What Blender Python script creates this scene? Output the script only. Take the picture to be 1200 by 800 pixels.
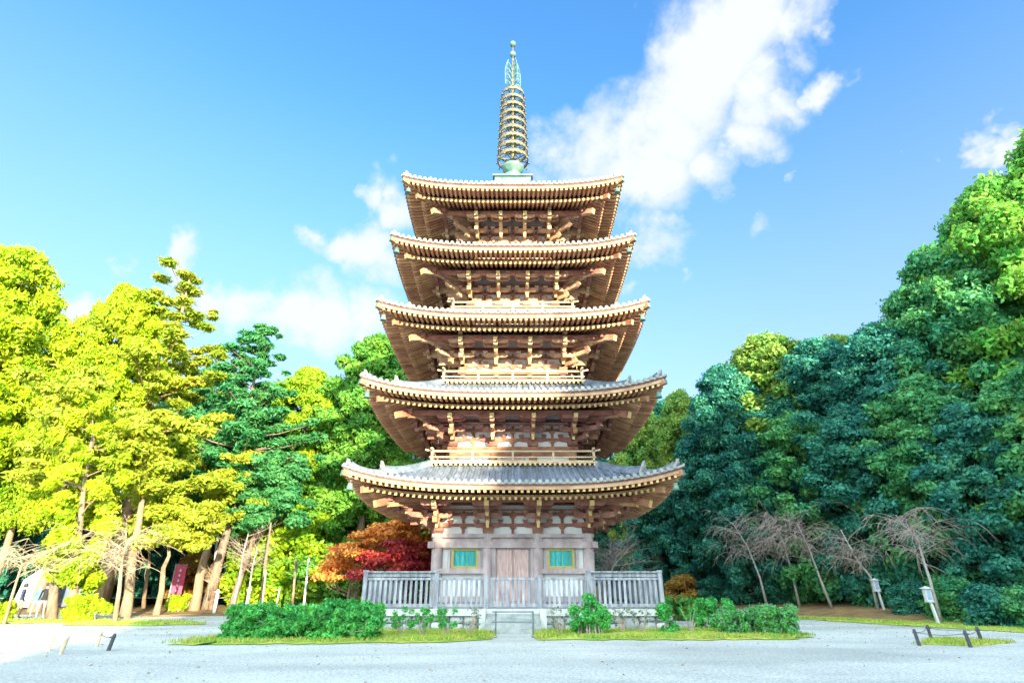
import bpy, math, random
import numpy as np
from mathutils import Vector, Matrix
for o in list(bpy.data.objects): bpy.data.objects.remove(o)
S = bpy.context.scene; COL = S.collection
R = math.radians
random.seed(7)
# ------------------------------------------------------------------ camera
F = 650.0; TH = math.atan(288/F); D = 29.2; HC = 1.5; CX = 601.0
ct, st = math.cos(TH), math.sin(TH)
cam_d = bpy.data.cameras.new('camera'); cam = bpy.data.objects.new('camera', cam_d); COL.objects.link(cam)
cam.location = (0, 0, HC); cam.rotation_euler = (math.pi/2+TH, 0, 0)
cam_d.sensor_width = 36; cam_d.lens = F/1200*36; cam_d.shift_x = -1/1200
cam_d.clip_end = 2000; cam_d.clip_start = .1
S.camera = cam
# ------------------------------------------------------------------ light
SUN_AZ = 25.0; SUN_EL = 9.0        # sun is behind the camera, to the right of it
sd = bpy.data.lights.new('sun', 'SUN'); sun = bpy.data.objects.new('sun', sd); COL.objects.link(sun)
tosun = Vector((math.sin(R(SUN_AZ))*math.cos(R(SUN_EL)), -math.cos(R(SUN_AZ))*math.cos(R(SUN_EL)), math.sin(R(SUN_EL))))
sun.rotation_euler = (-tosun).to_track_quat('-Z', 'Y').to_euler()
sd.energy = 4.6; sd.angle = R(.5); sd.color = (1, .88, .62)
S.view_settings.view_transform = 'Standard'; S.view_settings.look = 'None'
S.view_settings.exposure = 1.95; S.view_settings.gamma = 1; S.view_settings.use_curve_mapping = False
S.render.engine = 'CYCLES'

def raydir(px, py):
    v = 400-py
    return Vector((px-CX, F*ct-v*st, F*st+v*ct)).normalized()
def at(px, py, Y):
    d = raydir(px, py); return Vector((0, 0, HC))+d*(Y/d.y)

W = bpy.data.worlds.new('World'); S.world = W; W.use_nodes = True
nt = W.node_tree; N = nt.nodes; L = nt.links
N.clear()
out = N.new('ShaderNodeOutputWorld'); bg = N.new('ShaderNodeBackground')
sky = N.new('ShaderNodeTexSky'); sky.sky_type = 'NISHITA'; sky.sun_disc = False
sky.sun_elevation = R(SUN_EL); sky.sun_rotation = R(180-SUN_AZ); sky.air_density = 1.2; sky.dust_density = .6; sky.ozone_density = 1.6
hs = N.new('ShaderNodeHueSaturation'); hs.inputs['Saturation'].default_value = 1.42; hs.inputs['Value'].default_value = 1.15; hs.inputs['Hue'].default_value = .514
L.new(sky.outputs[0], hs.inputs['Color'])
tc = N.new('ShaderNodeTexCoord')
def wm(op, a, b=None, c=None, clamp=False):
    n = N.new('ShaderNodeMath'); n.operation = op; n.use_clamp = clamp
    for i, v in enumerate((a, b, c)):
        if v is None: continue
        if isinstance(v, (int, float)): n.inputs[i].default_value = v
        else: L.new(v, n.inputs[i])
    return n.outputs[0]
def wnoise(scale, detail, rough=.55, dist=0, stretch=(1, 1, 1)):
    mp = N.new('ShaderNodeMapping'); L.new(tc.outputs['Generated'], mp.inputs[0]); mp.inputs['Scale'].default_value = stretch
    n = N.new('ShaderNodeTexNoise'); n.inputs['Scale'].default_value = scale; n.inputs['Detail'].default_value = detail
    n.inputs['Roughness'].default_value = rough; n.inputs['Distortion'].default_value = dist
    L.new(mp.outputs[0], n.inputs['Vector']); return n.outputs['Fac']
CLOUDS = [(945,0,50,1),(890,10,72,1),(850,45,80,1),(815,95,85,1),(775,135,80,1),(735,170,72,1),(695,165,56,.9),(760,205,58,1),(815,190,46,.9),(870,150,48,1),
 (930,95,38,.9),(968,80,30,1),(890,105,56,1),(690,215,52,.8),(665,170,38,.7),(990,0,28,.9),(640,200,28,.5),
 (405,292,34,1),(435,298,42,1),(372,290,24,.8),(460,320,36,.8),(385,372,46,1),(430,378,40,1),(340,376,34,.9),(295,356,36,1),(262,352,27,.9),(212,318,34,1),
 (150,332,24,.7),(95,372,38,1),(120,355,20,.5),(410,402,26,.8),(463,245,36,.95),(432,225,28,.8),(330,300,20,.3),
 (1165,158,36,1),(1130,176,28,.8),(1200,150,36,1),(1070,182,16,.6),(765,286,34,.7),(790,270,18,.5),(915,215,14,.4),(878,266,18,.4),(805,318,14,.5),(738,335,16,.4)]
wn_ = N.new('ShaderNodeTexNoise'); wn_.inputs['Scale'].default_value = 6.5; wn_.inputs['Detail'].default_value = 5; wn_.inputs['Roughness'].default_value = .6
L.new(tc.outputs['Generated'], wn_.inputs['Vector'])
wa = N.new('ShaderNodeVectorMath'); wa.operation = 'MULTIPLY_ADD'; L.new(wn_.outputs['Color'], wa.inputs[0]); wa.inputs[1].default_value = (.20, .20, .20)
wb = N.new('ShaderNodeVectorMath'); wb.operation = 'SUBTRACT'; L.new(tc.outputs['Generated'], wb.inputs[0]); wb.inputs[1].default_value = (.10, .10, .10); L.new(wb.outputs[0], wa.inputs[2])
acc = None
for (px, py, r, s) in CLOUDS:
    d = raydir(px, py); rr = (raydir(px+r, py)-d).length
    vd = N.new('ShaderNodeVectorMath'); vd.operation = 'DISTANCE'; L.new(wa.outputs[0], vd.inputs[0]); vd.inputs[1].default_value = d
    m = N.new('ShaderNodeMapRange'); m.interpolation_type = 'SMOOTHSTEP'
    m.inputs['From Min'].default_value = 0; m.inputs['From Max'].default_value = rr*1.5; m.inputs['To Min'].default_value = s; m.inputs['To Max'].default_value = 0
    L.new(vd.outputs['Value'], m.inputs['Value'])
    acc = m.outputs[0] if acc is None else wm('MAXIMUM', acc, m.outputs[0])
# unseen bright clouds added behind the camera to fill the shaded sides
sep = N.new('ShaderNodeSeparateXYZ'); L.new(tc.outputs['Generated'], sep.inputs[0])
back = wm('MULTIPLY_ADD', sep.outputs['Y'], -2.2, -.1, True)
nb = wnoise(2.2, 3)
back_fill = wm('MULTIPLY', back, wm('MULTIPLY_ADD', nb, 5.0, -1.7, True))
n1 = wnoise(7.5, 8, .62, .35, (1, 1, 1.5)); n2 = wnoise(26, 5, .6)
raw = wm('ADD', acc, wm('ADD', wm('MULTIPLY_ADD', n1, 1.1, -.55), wm('MULTIPLY_ADD', n2, .3, -.15)))
raw = wm('MULTIPLY', raw, wm('MULTIPLY', acc, 5, None, True))
cm = N.new('ShaderNodeMapRange'); cm.interpolation_type = 'SMOOTHSTEP'; cm.inputs['From Min'].default_value = .08; cm.inputs['From Max'].default_value = .95
L.new(raw, cm.inputs['Value'])
mix = N.new('ShaderNodeMix'); mix.data_type = 'RGBA'
L.new(cm.outputs[0], mix.inputs[0])
CLOUD_COL = (1.68, 1.78, 1.86, 1)
# thin veil near the horizon lifts the blue towards white, as in the photograph
veil = N.new('ShaderNodeMix'); veil.data_type = 'RGBA'
vf = wm('MULTIPLY_ADD', sep.outputs['Z'], -1.35, .97, True)
L.new(vf, veil.inputs[0]); L.new(hs.outputs[0], veil.inputs[6]); veil.inputs[7].default_value = (.88, 1.06, 1.80, 1)
L.new(veil.outputs[2], mix.inputs[6]); mix.inputs[7].default_value = CLOUD_COL
back_fill_mix = N.new('ShaderNodeMix'); back_fill_mix.data_type = 'RGBA'; L.new(back_fill, back_fill_mix.inputs[0]); L.new(mix.outputs[2], back_fill_mix.inputs[6]); back_fill_mix.inputs[7].default_value = (8.2, 9.8, 10.4, 1)
L.new(back_fill_mix.outputs[2], bg.inputs[0]); bg.inputs[1].default_value = .15
L.new(bg.outputs[0], out.inputs[0])

# ------------------------------------------------------------------ materials
def mat(name, c1, c2=None, scale=3.0, rough=.75, bump=.0, bscale=None, island=0.0, trans=0.0, c3=None, metal=0, stretch=(1, 1, 1), detail=5):
    m = bpy.data.materials.new(name); m.use_nodes = True; t = m.node_tree; n = t.nodes; l = t.links
    b = n['Principled BSDF']; b.inputs['Roughness'].default_value = rough; b.inputs['Metallic'].default_value = metal
    b.inputs['Specular IOR Level'].default_value = .3
    tcn = n.new('ShaderNodeTexCoord'); mp = n.new('ShaderNodeMapping'); mp.inputs['Scale'].default_value = stretch
    l.new(tcn.outputs['Object'], mp.inputs[0])
    col = None
    if c2 is not None:
        nz = n.new('ShaderNodeTexNoise'); nz.inputs['Scale'].default_value = scale; nz.inputs['Detail'].default_value = detail; nz.inputs['Roughness'].default_value = .6
        l.new(mp.outputs[0], nz.inputs['Vector'])
        cr = n.new('ShaderNodeValToRGB'); e = cr.color_ramp.elements
        e[0].position = .34; e[0].color = (*c1, 1); e[1].position = .66; e[1].color = (*c2, 1)
        if c3: q = e.new(.8); q.color = (*c3, 1)
        l.new(nz.outputs['Fac'], cr.inputs[0]); col = cr.outputs[0]
    if island:
        g = n.new('ShaderNodeNewGeometry'); h = n.new('ShaderNodeHueSaturation')
        v = n.new('ShaderNodeMapRange'); v.inputs['To Min'].default_value = 1-island; v.inputs['To Max'].default_value = 1+island
        l.new(g.outputs['Random Per Island'], v.inputs['Value']); l.new(v.outputs[0], h.inputs['Value'])
        hv = n.new('ShaderNodeMapRange'); hv.inputs['To Min'].default_value = .5-.03*island*2; hv.inputs['To Max'].default_value = .5+.03*island*2
        l.new(g.outputs['Random Per Island'], hv.inputs['Value']); l.new(hv.outputs[0], h.inputs['Hue'])
        if col: l.new(col, h.inputs['Color'])
        else: h.inputs['Color'].default_value = (*c1, 1)
        col = h.outputs[0]
    if col: l.new(col, b.inputs['Base Color'])
    else: b.inputs['Base Color'].default_value = (*c1, 1)
    if bump:
        nb = n.new('ShaderNodeTexNoise'); nb.inputs['Scale'].default_value = bscale or scale*3; nb.inputs['Detail'].default_value = 6
        l.new(mp.outputs[0], nb.inputs['Vector'])
        bp = n.new('ShaderNodeBump'); bp.inputs['Strength'].default_value = bump; bp.inputs['Distance'].default_value = .03
        l.new(nb.outputs['Fac'], bp.inputs['Height']); l.new(bp.outputs[0], b.inputs['Normal'])
    if trans:
        tr = n.new('ShaderNodeBsdfTranslucent'); mx = n.new('ShaderNodeMixShader'); mx.inputs[0].default_value = trans
        if col: l.new(col, tr.inputs[0])
        else: tr.inputs[0].default_value = (*c1, 1)
        l.new(b.outputs[0], mx.inputs[1]); l.new(tr.outputs[0], mx.inputs[2]); l.new(mx.outputs[0], n['Material Output'].inputs[0])
    return m
M = {}
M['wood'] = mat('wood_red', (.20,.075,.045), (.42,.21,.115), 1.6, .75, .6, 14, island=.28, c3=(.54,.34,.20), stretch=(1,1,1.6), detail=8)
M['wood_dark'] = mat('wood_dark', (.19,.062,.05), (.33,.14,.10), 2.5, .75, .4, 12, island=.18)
M['wood_grey'] = mat('wood_grey', (.32,.245,.24), (.54,.45,.44), 2.4, .75, .5, 16, island=.12, c3=(.60,.44,.40), stretch=(1,1,.5))
M['ochre'] = mat('ochre', (.58,.38,.12), (.70,.52,.24), 6, .6, island=.12)
M['frame'] = mat('window_frame_paint', (.40,.30,.07), (.52,.42,.13), 6, .6)
M['plaster'] = mat('plaster', (.70,.69,.66), (.82,.82,.80), 1.5, .85, .15, 20)
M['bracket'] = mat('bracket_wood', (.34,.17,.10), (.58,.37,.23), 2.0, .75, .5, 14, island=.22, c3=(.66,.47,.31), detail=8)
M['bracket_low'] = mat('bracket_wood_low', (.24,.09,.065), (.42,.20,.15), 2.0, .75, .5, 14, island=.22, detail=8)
M['rafter'] = mat('rafter_wood', (.46,.19,.10), (.62,.34,.18), 1.5, .7, .2, 18, island=.2)
M['soffit'] = mat('soffit', (.36,.12,.07), (.50,.22,.12), 2, .8)
M['tile'] = mat('roof_tile', (.08,.11,.15), (.18,.21,.26), 1.8, .5, .3, 20, island=.28, c3=(.28,.28,.25))
M['tile_end'] = mat('roof_tile_end', (.19,.20,.20), (.31,.31,.28), 5, .6, island=.2)
M['fascia'] = mat('fascia', (.36,.20,.12), (.54,.35,.21), 2, .65, .2, 12)
M['rail'] = mat('rail_wood', (.42,.31,.19), (.58,.45,.30), 3, .7, island=.08)
M['verdi'] = mat('bronze_verdigris', (.07,.16,.13), (.17,.27,.21), 3, .45, .3, 10, metal=.1, c3=(.20,.18,.08))
M['bronze'] = mat('bronze_gilded', (.07,.09,.075), (.24,.18,.08), 5, .5, .3, 10, metal=.1, c3=(.12,.22,.17))
M['turq'] = mat('turquoise_slats', (.02,.30,.29), (.10,.48,.42), 3, .6, stretch=(8,8,1.5), island=.25)
M['door'] = mat('door_planks', (.42,.25,.22), (.68,.52,.48), 3, .7, .4, 14, stretch=(5,5,.7), c3=(.58,.36,.30))
M['stone'] = mat('cut_stone', (.46,.47,.45), (.62,.62,.58), 2.5, .85, .4, 25)
M['step_stone'] = mat('step_stone', (.24,.27,.26), (.42,.44,.41), 3, .9, .6, 20, detail=8)
M['rubble'] = mat('rubble_stone', (.30,.34,.38), (.50,.50,.46), 2.5, .9, .6, 9, island=.32, c3=(.60,.50,.30))
M['mortar'] = mat('mortar', (.16,.18,.19), (.24,.25,.25), 6, .95)
M['fence'] = mat('fence_wood', (.16,.18,.22), (.42,.43,.45), 2.5, .8, .5, 18, island=.2, stretch=(3,3,.6))
M['bark'] = mat('bark', (.15,.10,.075), (.30,.22,.16), 4, .9, .9, 14, stretch=(2,2,.4))
M['bark_light'] = mat('bark_light', (.20,.135,.085), (.38,.27,.18), 4, .9, .9, 14, stretch=(2,2,.4))
M['bark_grey'] = mat('bark_grey', (.30,.29,.28), (.46,.43,.40), 5, .9, .5, 14)
M['twig'] = mat('twig', (.30,.23,.20), (.46,.37,.33), 3, .85, island=.2)
M['twig_pale'] = mat('twig_pale', (.34,.25,.16), (.50,.38,.26), 3, .85, island=.2)
def leafm(n, a, b, c=None, sc=.55, isl=.38, tr=.42): return mat(n, a, b, sc, .55, island=isl, trans=tr, c3=c, detail=3)
M['lf_lime'] = leafm('leaf_lime', (.28,.44,.015), (.50,.60,.02), (.58,.56,.03))
M['lf_yel'] = leafm('leaf_yellow_green', (.20,.42,.02), (.44,.58,.03), (.56,.54,.04))
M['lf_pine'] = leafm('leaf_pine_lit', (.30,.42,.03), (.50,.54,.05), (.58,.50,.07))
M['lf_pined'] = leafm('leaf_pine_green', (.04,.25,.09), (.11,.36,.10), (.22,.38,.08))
M['lf_green'] = leafm('leaf_green', (.08,.30,.05), (.24,.46,.05), (.42,.50,.06))
M['lf_dark'] = leafm('leaf_dark', (.025,.19,.15), (.08,.34,.20), (.22,.42,.12))
M['lf_mid'] = leafm('leaf_mid', (.05,.30,.13), (.16,.44,.12), (.34,.48,.07))
M['lf_hill'] = leafm('leaf_hill', (.16,.36,.08), (.36,.48,.08), (.46,.48,.10))
M['lf_bright'] = leafm('leaf_bright', (.10,.38,.07), (.30,.54,.07), (.46,.56,.09))
M['lf_orange_lit'] = leafm('leaf_orange_lit', (.70,.22,.05), (.85,.42,.10), (.74,.24,.06), .9)  # maple foliage in sun: the lit tone is put into the leaf colour
M['lf_red_shade'] = leafm('leaf_red_shade', (.38,.02,.035), (.55,.06,.05), (.60,.13,.05), .9)  # maple foliage in shade: the shaded tone is put into the leaf colour
M['lf_hedge'] = leafm('leaf_hedge', (.07,.44,.09), (.16,.56,.11), (.34,.60,.09), 1.5)
M['lf_pale'] = leafm('leaf_pale_shrub', (.20,.28,.20), (.34,.40,.34), None, 2)
M['lf_autumn'] = leafm('leaf_autumn', (.34,.13,.05), (.55,.38,.06), None, .8)
def gravel():
    m = mat('gravel', (.52,.54,.50), (.64,.65,.60), .35, .95, 0, detail=8); t = m.node_tree; n = t.nodes; l = t.links
    v = n.new('ShaderNodeTexNoise'); v.inputs['Scale'].default_value = 16; v.inputs['Detail'].default_value = 4
    tcn = n.new('ShaderNodeTexCoord'); l.new(tcn.outputs['Object'], v.inputs['Vector'])
    v2 = n.new('ShaderNodeTexVoronoi'); v2.inputs['Scale'].default_value = 30; l.new(tcn.outputs['Object'], v2.inputs['Vector'])
    b = n['Principled BSDF']; src = b.inputs['Base Color'].links[0].from_socket
    mr = n.new('ShaderNodeMapRange'); mr.inputs['From Min'].default_value = .3; mr.inputs['From Max'].default_value = .7; mr.inputs['To Min'].default_value = .70; mr.inputs['To Max'].default_value = 1.14
    l.new(v.outputs['Fac'], mr.inputs['Value']); h = n.new('ShaderNodeHueSaturation'); l.new(src, h.inputs['Color']); l.new(mr.outputs[0], h.inputs['Value'])
    h2 = n.new('ShaderNodeHueSaturation'); l.new(h.outputs[0], h2.inputs['Color'])
    sx = n.new('ShaderNodeSeparateXYZ'); l.new(v2.outputs['Color'], sx.inputs[0])
    m2 = n.new('ShaderNodeMapRange'); m2.inputs['To Min'].default_value = .80; m2.inputs['To Max'].default_value = 1.18; l.new(sx.outputs[0], m2.inputs['Value']); l.new(m2.outputs[0], h2.inputs['Value'])
    w1 = n.new('ShaderNodeTexNoise'); w1.inputs['Scale'].default_value = .22; w1.inputs['Detail'].default_value = 7; w1.inputs['Distortion'].default_value = 1.2
    mpw = n.new('ShaderNodeMapping'); mpw.inputs['Scale'].default_value = (.45, 1.6, 1); mpw.inputs['Rotation'].default_value = (0, 0, .12); l.new(tcn.outputs['Object'], mpw.inputs[0]); l.new(mpw.outputs[0], w1.inputs['Vector'])
    m3 = n.new('ShaderNodeMapRange'); m3.inputs['From Min'].default_value = .35; m3.inputs['From Max'].default_value = .65; m3.inputs['To Min'].default_value = .80; m3.inputs['To Max'].default_value = 1.06; l.new(w1.outputs['Fac'], m3.inputs['Value'])
    h3 = n.new('ShaderNodeHueSaturation'); l.new(h2.outputs[0], h3.inputs['Color']); l.new(m3.outputs[0], h3.inputs['Value']); l.new(h3.outputs[0], b.inputs['Base Color'])
    bp = n.new('ShaderNodeBump'); bp.inputs['Strength'].default_value = .7; bp.inputs['Distance'].default_value = .03
    l.new(v.outputs['Fac'], bp.inputs['Height']); l.new(bp.outputs[0], b.inputs['Normal'])
    return m
M['gravel'] = gravel()
M['grass'] = mat('grass', (.24,.40,.05), (.46,.50,.08), 1.1, .9, .6, 25, c3=(.50,.40,.14), detail=8)
M['blade'] = mat('grass_blade', (.24,.42,.05), (.54,.52,.12), 1.1, .8, island=.3, trans=.3)
M['litter'] = mat('leaf_litter', (.20,.13,.07), (.38,.24,.10), 1.2, .95, .8, 12, c3=(.50,.38,.16), detail=9)
M['path'] = mat('path_gravel', (.46,.46,.46), (.56,.55,.53), .8, .95, .3, 20)
M['skin'] = mat('skin', (.62,.38,.28)); M['black'] = mat('cloth_black', (.02,.02,.025)); M['navy'] = mat('cloth_navy', (.04,.05,.10))
M['bluecl'] = mat('cloth_blue', (.10,.28,.42)); M['beige'] = mat('cloth_beige', (.28,.20,.13)); M['palecl'] = mat('cloth_pale', (.32,.29,.27))
M['hairg'] = mat('hair_dark', (.05,.035,.03)); M['hatp'] = mat('hat_pink', (.68,.48,.42))
M['stake'] = mat('stake_dark', (.05,.06,.07), (.10,.10,.10), 6, .8); M['stakew'] = mat('stake_pale', (.50,.40,.25), (.62,.52,.36), 6, .8)
M['post'] = mat('post_pale', (.56,.58,.58), (.68,.68,.66), 5, .7, .3, 20); M['iron'] = mat('iron_grey', (.14,.17,.19), (.22,.25,.27), 6, .5, metal=.6)
M['tarp'] = mat('tarpaulin', (.22,.32,.52), (.42,.48,.58), 1.2, .5); M['pink'] = mat('banner_pink', (.70,.10,.20)); M['white'] = mat('white_cloth', (.8,.8,.8))
M['rope'] = mat('rope', (.10,.10,.10))

# ------------------------------------------------------------------ mesh helpers
class MB:
    def __init__(s): s.v = []; s.f = []; s.m = []; s.X = Matrix.Identity(4); s.mi = 0
    def add(s, vs, fs, mi=None):
        b = len(s.v); s.v += [tuple(s.X @ Vector(p)) for p in vs]
        s.f += [tuple(i+b for i in f) for f in fs]; s.m += [s.mi if mi is None else mi]*len(fs)
    def box(s, c, d, mi=None, taper=1.0, bev=0):
        x, y, z = c; a, b, h = d[0]/2, d[1]/2, d[2]/2; t = taper
        s.add([(x-a*t,y-b*t,z-h),(x+a*t,y-b*t,z-h),(x+a*t,y+b*t,z-h),(x-a*t,y+b*t,z-h),(x-a,y-b,z+h),(x+a,y-b,z+h),(x+a,y+b,z+h),(x-a,y+b,z+h)],
              [(0,3,2,1),(4,5,6,7),(0,1,5,4),(1,2,6,5),(2,3,7,6),(3,0,4,7)], mi)
    def beam(s, p, q, w, h, mi=None, up=(0,0,1), w2=None, h2=None, capmi=None):
        p = Vector(p); q = Vector(q); d = (q-p).normalized(); u = Vector(up); r = d.cross(u)
        if r.length < 1e-4: r = Vector((1,0,0))
        r.normalize(); u = r.cross(d).normalized(); w2 = w2 or w; h2 = h2 or h
        vs = [p-r*w/2-u*h/2, p+r*w/2-u*h/2, p+r*w/2+u*h/2, p-r*w/2+u*h/2, q-r*w2/2-u*h2/2, q+r*w2/2-u*h2/2, q+r*w2/2+u*h2/2, q-r*w2/2+u*h2/2]
        s.add(vs, [(0,1,2,3),(0,4,5,1),(1,5,6,2),(2,6,7,3),(3,7,4,0)], mi)
        s.add(vs[4:], [(3,2,1,0)], mi if capmi is None else capmi)
    def tube(s, pts, rad, n=8, mi=None, cap=True):
        pts = [Vector(p) for p in pts]
        if not hasattr(rad, '__len__'): rad = [rad]*len(pts)
        vs = []; fs = []; ref = None
        for i, p in enumerate(pts):
            t = (pts[min(i+1, len(pts)-1)]-pts[max(i-1, 0)])
            if t.length < 1e-6: t = Vector((0,0,1))
            t.normalize()
            if ref is None: ref = t.orthogonal().normalized()
            ref = (ref-t*ref.dot(t)); ref = ref.normalized() if ref.length > 1e-5 else t.orthogonal().normalized()
            b = t.cross(ref)
            for k in range(n):
                a = 2*math.pi*k/n; vs.append(p+(ref*math.cos(a)+b*math.sin(a))*rad[i])
        for i in range(len(pts)-1):
            for k in range(n):
                fs.append((i*n+k, i*n+(k+1)%n, (i+1)*n+(k+1)%n, (i+1)*n+k))
        if cap:
            fs.append(tuple(range(n-1, -1, -1))); fs.append(tuple((len(pts)-1)*n+k for k in range(n)))
        s.add(vs, fs, mi)
    def lathe(s, prof, n=20, c=(0,0,0), mi=None):
        vs = []; fs = []
        for (r, z) in prof:
            for k in range(n):
                a = 2*math.pi*k/n; vs.append((c[0]+r*math.cos(a), c[1]+r*math.sin(a), c[2]+z))
        for i in range(len(prof)-1):
            for k in range(n): fs.append((i*n+k, i*n+(k+1)%n, (i+1)*n+(k+1)%n, (i+1)*n+k))
        s.add(vs, fs, mi)
    def build(s, name, mats, parent=None, smooth=False, loc=None):
        me = bpy.data.meshes.new(name); me.from_pydata(s.v, [], s.f)
        if not isinstance(mats, (list, tuple)): mats = [mats]
        for m in mats: me.materials.append(M[m] if isinstance(m, str) else m)
        if len(mats) > 1: me.polygons.foreach_set('material_index', s.m)
        if smooth: me.polygons.foreach_set('use_smooth', [True]*len(me.polygons))
        me.update()
        o = bpy.data.objects.new(name, me); COL.objects.link(o)
        if parent: o.parent = parent
        if loc is not None: o.location = loc
        return o
def tag(o, label=None, cat=None, group=None, kind=None):
    if label: o['label'] = label
    if cat: o['category'] = cat
    if group: o['group'] = group
    if kind: o['kind'] = kind
    return o
def empty(name, loc=(0,0,0), rz=0, parent=None):
    o = bpy.data.objects.new(name, None); COL.objects.link(o); o.location = loc; o.rotation_euler = (0,0,rz); o.empty_display_size = .2
    if parent: o.parent = parent
    return o
ROT = [Matrix.Rotation(k*math.pi/2, 4, 'Z') for k in range(4)]   # side k: outward is -Y rotated

# ------------------------------------------------------------------ ground
def yb(x):   # where the open gravel gives way to the forest floor
    return float(np.interp(x, [-60,-34,-26,-18,-10,0,8,14,17,20,24,32,60], [33,36,40,41,40,42,40,37,33,27,23.5,20,14]))
def HH(x, y):
    t = max(0.0, y-yb(x)); k = .015+.06*min(1, max(0, (x+2)/14))
    h = k*t
    if t > 26: h += .10*(t-26)
    return h + .06*math.sin(x*.7+y*.4)*min(1, t/3)
def gp(px, py):      # pixel -> point on level ground
    d = raydir(px, py); t = -HC/d.z; return Vector((d.x*t, d.y*t, 0))
g = MB(); g.add([(-400,-300,0),(400,-300,0),(400,500,0),(-400,500,0)], [(0,1,2,3)])
tag(g.build('gravel_ground', 'gravel'), kind='structure')
fl = MB(); xs = [ -160+ i*2.5 for i in range(129)]; nj = 60; vs = []; fs = []
for i, x in enumerate(xs):
    for j in range(nj):
        t = (j/(nj-1))**1.6*150; y = yb(x)+t+.5*math.sin(x*.9)+.3*math.sin(x*2.3)
        vs.append((x, y, HH(x, y)+(.02 if j else .004)))
for i in range(len(xs)-1):
    for j in range(nj-1): a = i*nj+j; fs.append((a, a+nj, a+nj+1, a+1))
fl.add(vs, fs); tag(fl.build('forest_floor', 'litter', smooth=True), kind='structure')
def patch(name, poly, m, z, dome=0.0, jit=.12, seed=1):
    rng = random.Random(seed); P = [Vector((p[0], p[1], 0)) for p in poly]; Q = []
    for i in range(len(P)):
        a, b = P[i], P[(i+1) % len(P)]; n = max(1, int((b-a).length/.35))
        for k in range(n):
            q = a.lerp(b, k/n); Q.append(q+Vector((rng.uniform(-jit, jit), rng.uniform(-jit, jit), 0)))
    c = sum(Q, Vector())/len(Q); vs = [tuple(c+Vector((0,0,z+dome)))]; rings = [.96,.85,.6,.3]; hs_ = [z, z+dome*.45, z+dome*.8, z+dome]
    n = len(Q)
    fs = []
    vs += [tuple(c+(q-c)*1.0+Vector((0,0,z-.012))) for q in Q]
    for r, hh in zip(rings, hs_): vs += [tuple(c+(q-c)*r+Vector((0,0,hh+.012))) for q in Q]
    for ri in range(4):
        for k in range(n): a = 1+ri*n+k; b = 1+ri*n+(k+1)%n; fs.append((a, b, b+n, a+n))
    for k in range(n): fs.append((1+4*n+k, 1+4*n+(k+1)%n, 0))
    mb = MB(); mb.add(vs, fs); o = mb.build(name, m, smooth=True); tag(o, kind='structure'); return Q, c
def inpoly(x, y, Q):
    r = False; j = len(Q)-1
    for i in range(len(Q)):
        if (Q[i].y > y) != (Q[j].y > y) and x < (Q[j].x-Q[i].x)*(y-Q[i].y)/(Q[j].y-Q[i].y)+Q[i].x: r = not r
        j = i
    return r
def blades(name, Q, n, z, h=.07, seed=0, mat_='blade'):
    rng = np.random.default_rng(seed); q = np.array([[p.x, p.y] for p in Q]); lo, hi = q.min(0), q.max(0); pts = []
    while len(pts) < n:
        c = rng.uniform(lo, hi, (n, 2)); pts += [p for p in c if inpoly(p[0], p[1], Q)]
    p = np.array(pts[:n]); a = rng.uniform(0, 2*np.pi, n); w = rng.uniform(.012, .03, n); hh = rng.uniform(.2, 1.2, n)**1.5*h*1.2; p = p+rng.normal(0, .10, p.shape)
    V = np.zeros((n, 3, 3)); dx = np.stack([np.cos(a), np.sin(a)], 1)*w[:, None]
    V[:, 0, :2] = p-dx; V[:, 1, :2] = p+dx; V[:, 2, :2] = p+rng.normal(0, .03, (n, 2)); V[:, :2, 2] = z-.01; V[:, 2, 2] = z+hh
    quad_mesh(name, V, mat_, None, kind='stuff')
def quad_mesh(name, V, m, parent=None, kind=None):
    n, k = V.shape[:2]; me = bpy.data.meshes.new(name)
    me.vertices.add(n*k); me.vertices.foreach_set('co', V.reshape(-1).astype(np.float32))
    me.loops.add(n*k); me.loops.foreach_set('vertex_index', np.arange(n*k, dtype=np.int32))
    me.polygons.add(n); me.polygons.foreach_set('loop_start', np.arange(0, n*k, k, dtype=np.int32)); me.polygons.foreach_set('loop_total', np.full(n, k, dtype=np.int32))
    me.update(calc_edges=True); me.materials.append(M[m])
    o = bpy.data.objects.new(name, me); COL.objects.link(o)
    if parent: o.parent = parent
    if kind: o['kind'] = kind
    return o
Ql, _ = patch('lawn_left_of_steps', [(-9.8,17.9),(-5.5,18.3),(-2,18.8),(-.8,19.5),(-.75,22.9),(-6.0,23.0),(-9.2,21.2)], 'grass', .03, .10, .2, seed=3)
Qr, _ = patch('lawn_right_of_steps', [(.85,19.7),(4,19.5),(8.6,19.7),(9.9,20.6),(9.2,22.4),(6.4,23.6),(6.1,23.0),(.9,22.9)], 'grass', .03, .10, .2, seed=4)
Qb, _ = patch('lawn_by_forest', [(11,36.5),(14.5,33.5),(16.5,27),(18.5,22.5),(24,18),(34,14),(36,19),(24.5,24),(20.5,28),(17.5,34),(14,38)], 'grass', .03, .03, .2, seed=5)
Qs, _ = patch('lawn_inside_stakes', [(11.7,18.2),(13.0,17.6),(14.9,18.8),(13.6,20.0)], 'grass', .02, .02, .08, seed=6)
Qt, _ = patch('lawn_under_cherry', [(-19.5,27),(-15.5,26.6),(-13.6,27.8),(-16,29.6),(-21,30.5)], 'grass', .03, .05, seed=7)
Qu, _ = patch('lawn_by_path', [(-36,27),(-25,27.2),(-19.5,29.5),(-20,31.5),(-27,31.5),(-38,30)], 'grass', .03, .03, .25, seed=8)
Ql2, _ = patch('sandy_verge', [(-21,35),(-12,36.5),(-9,38),(-9,41.5),(-20,42),(-26,41)], 'litter', .02, .03, .3, seed=9)
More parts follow.
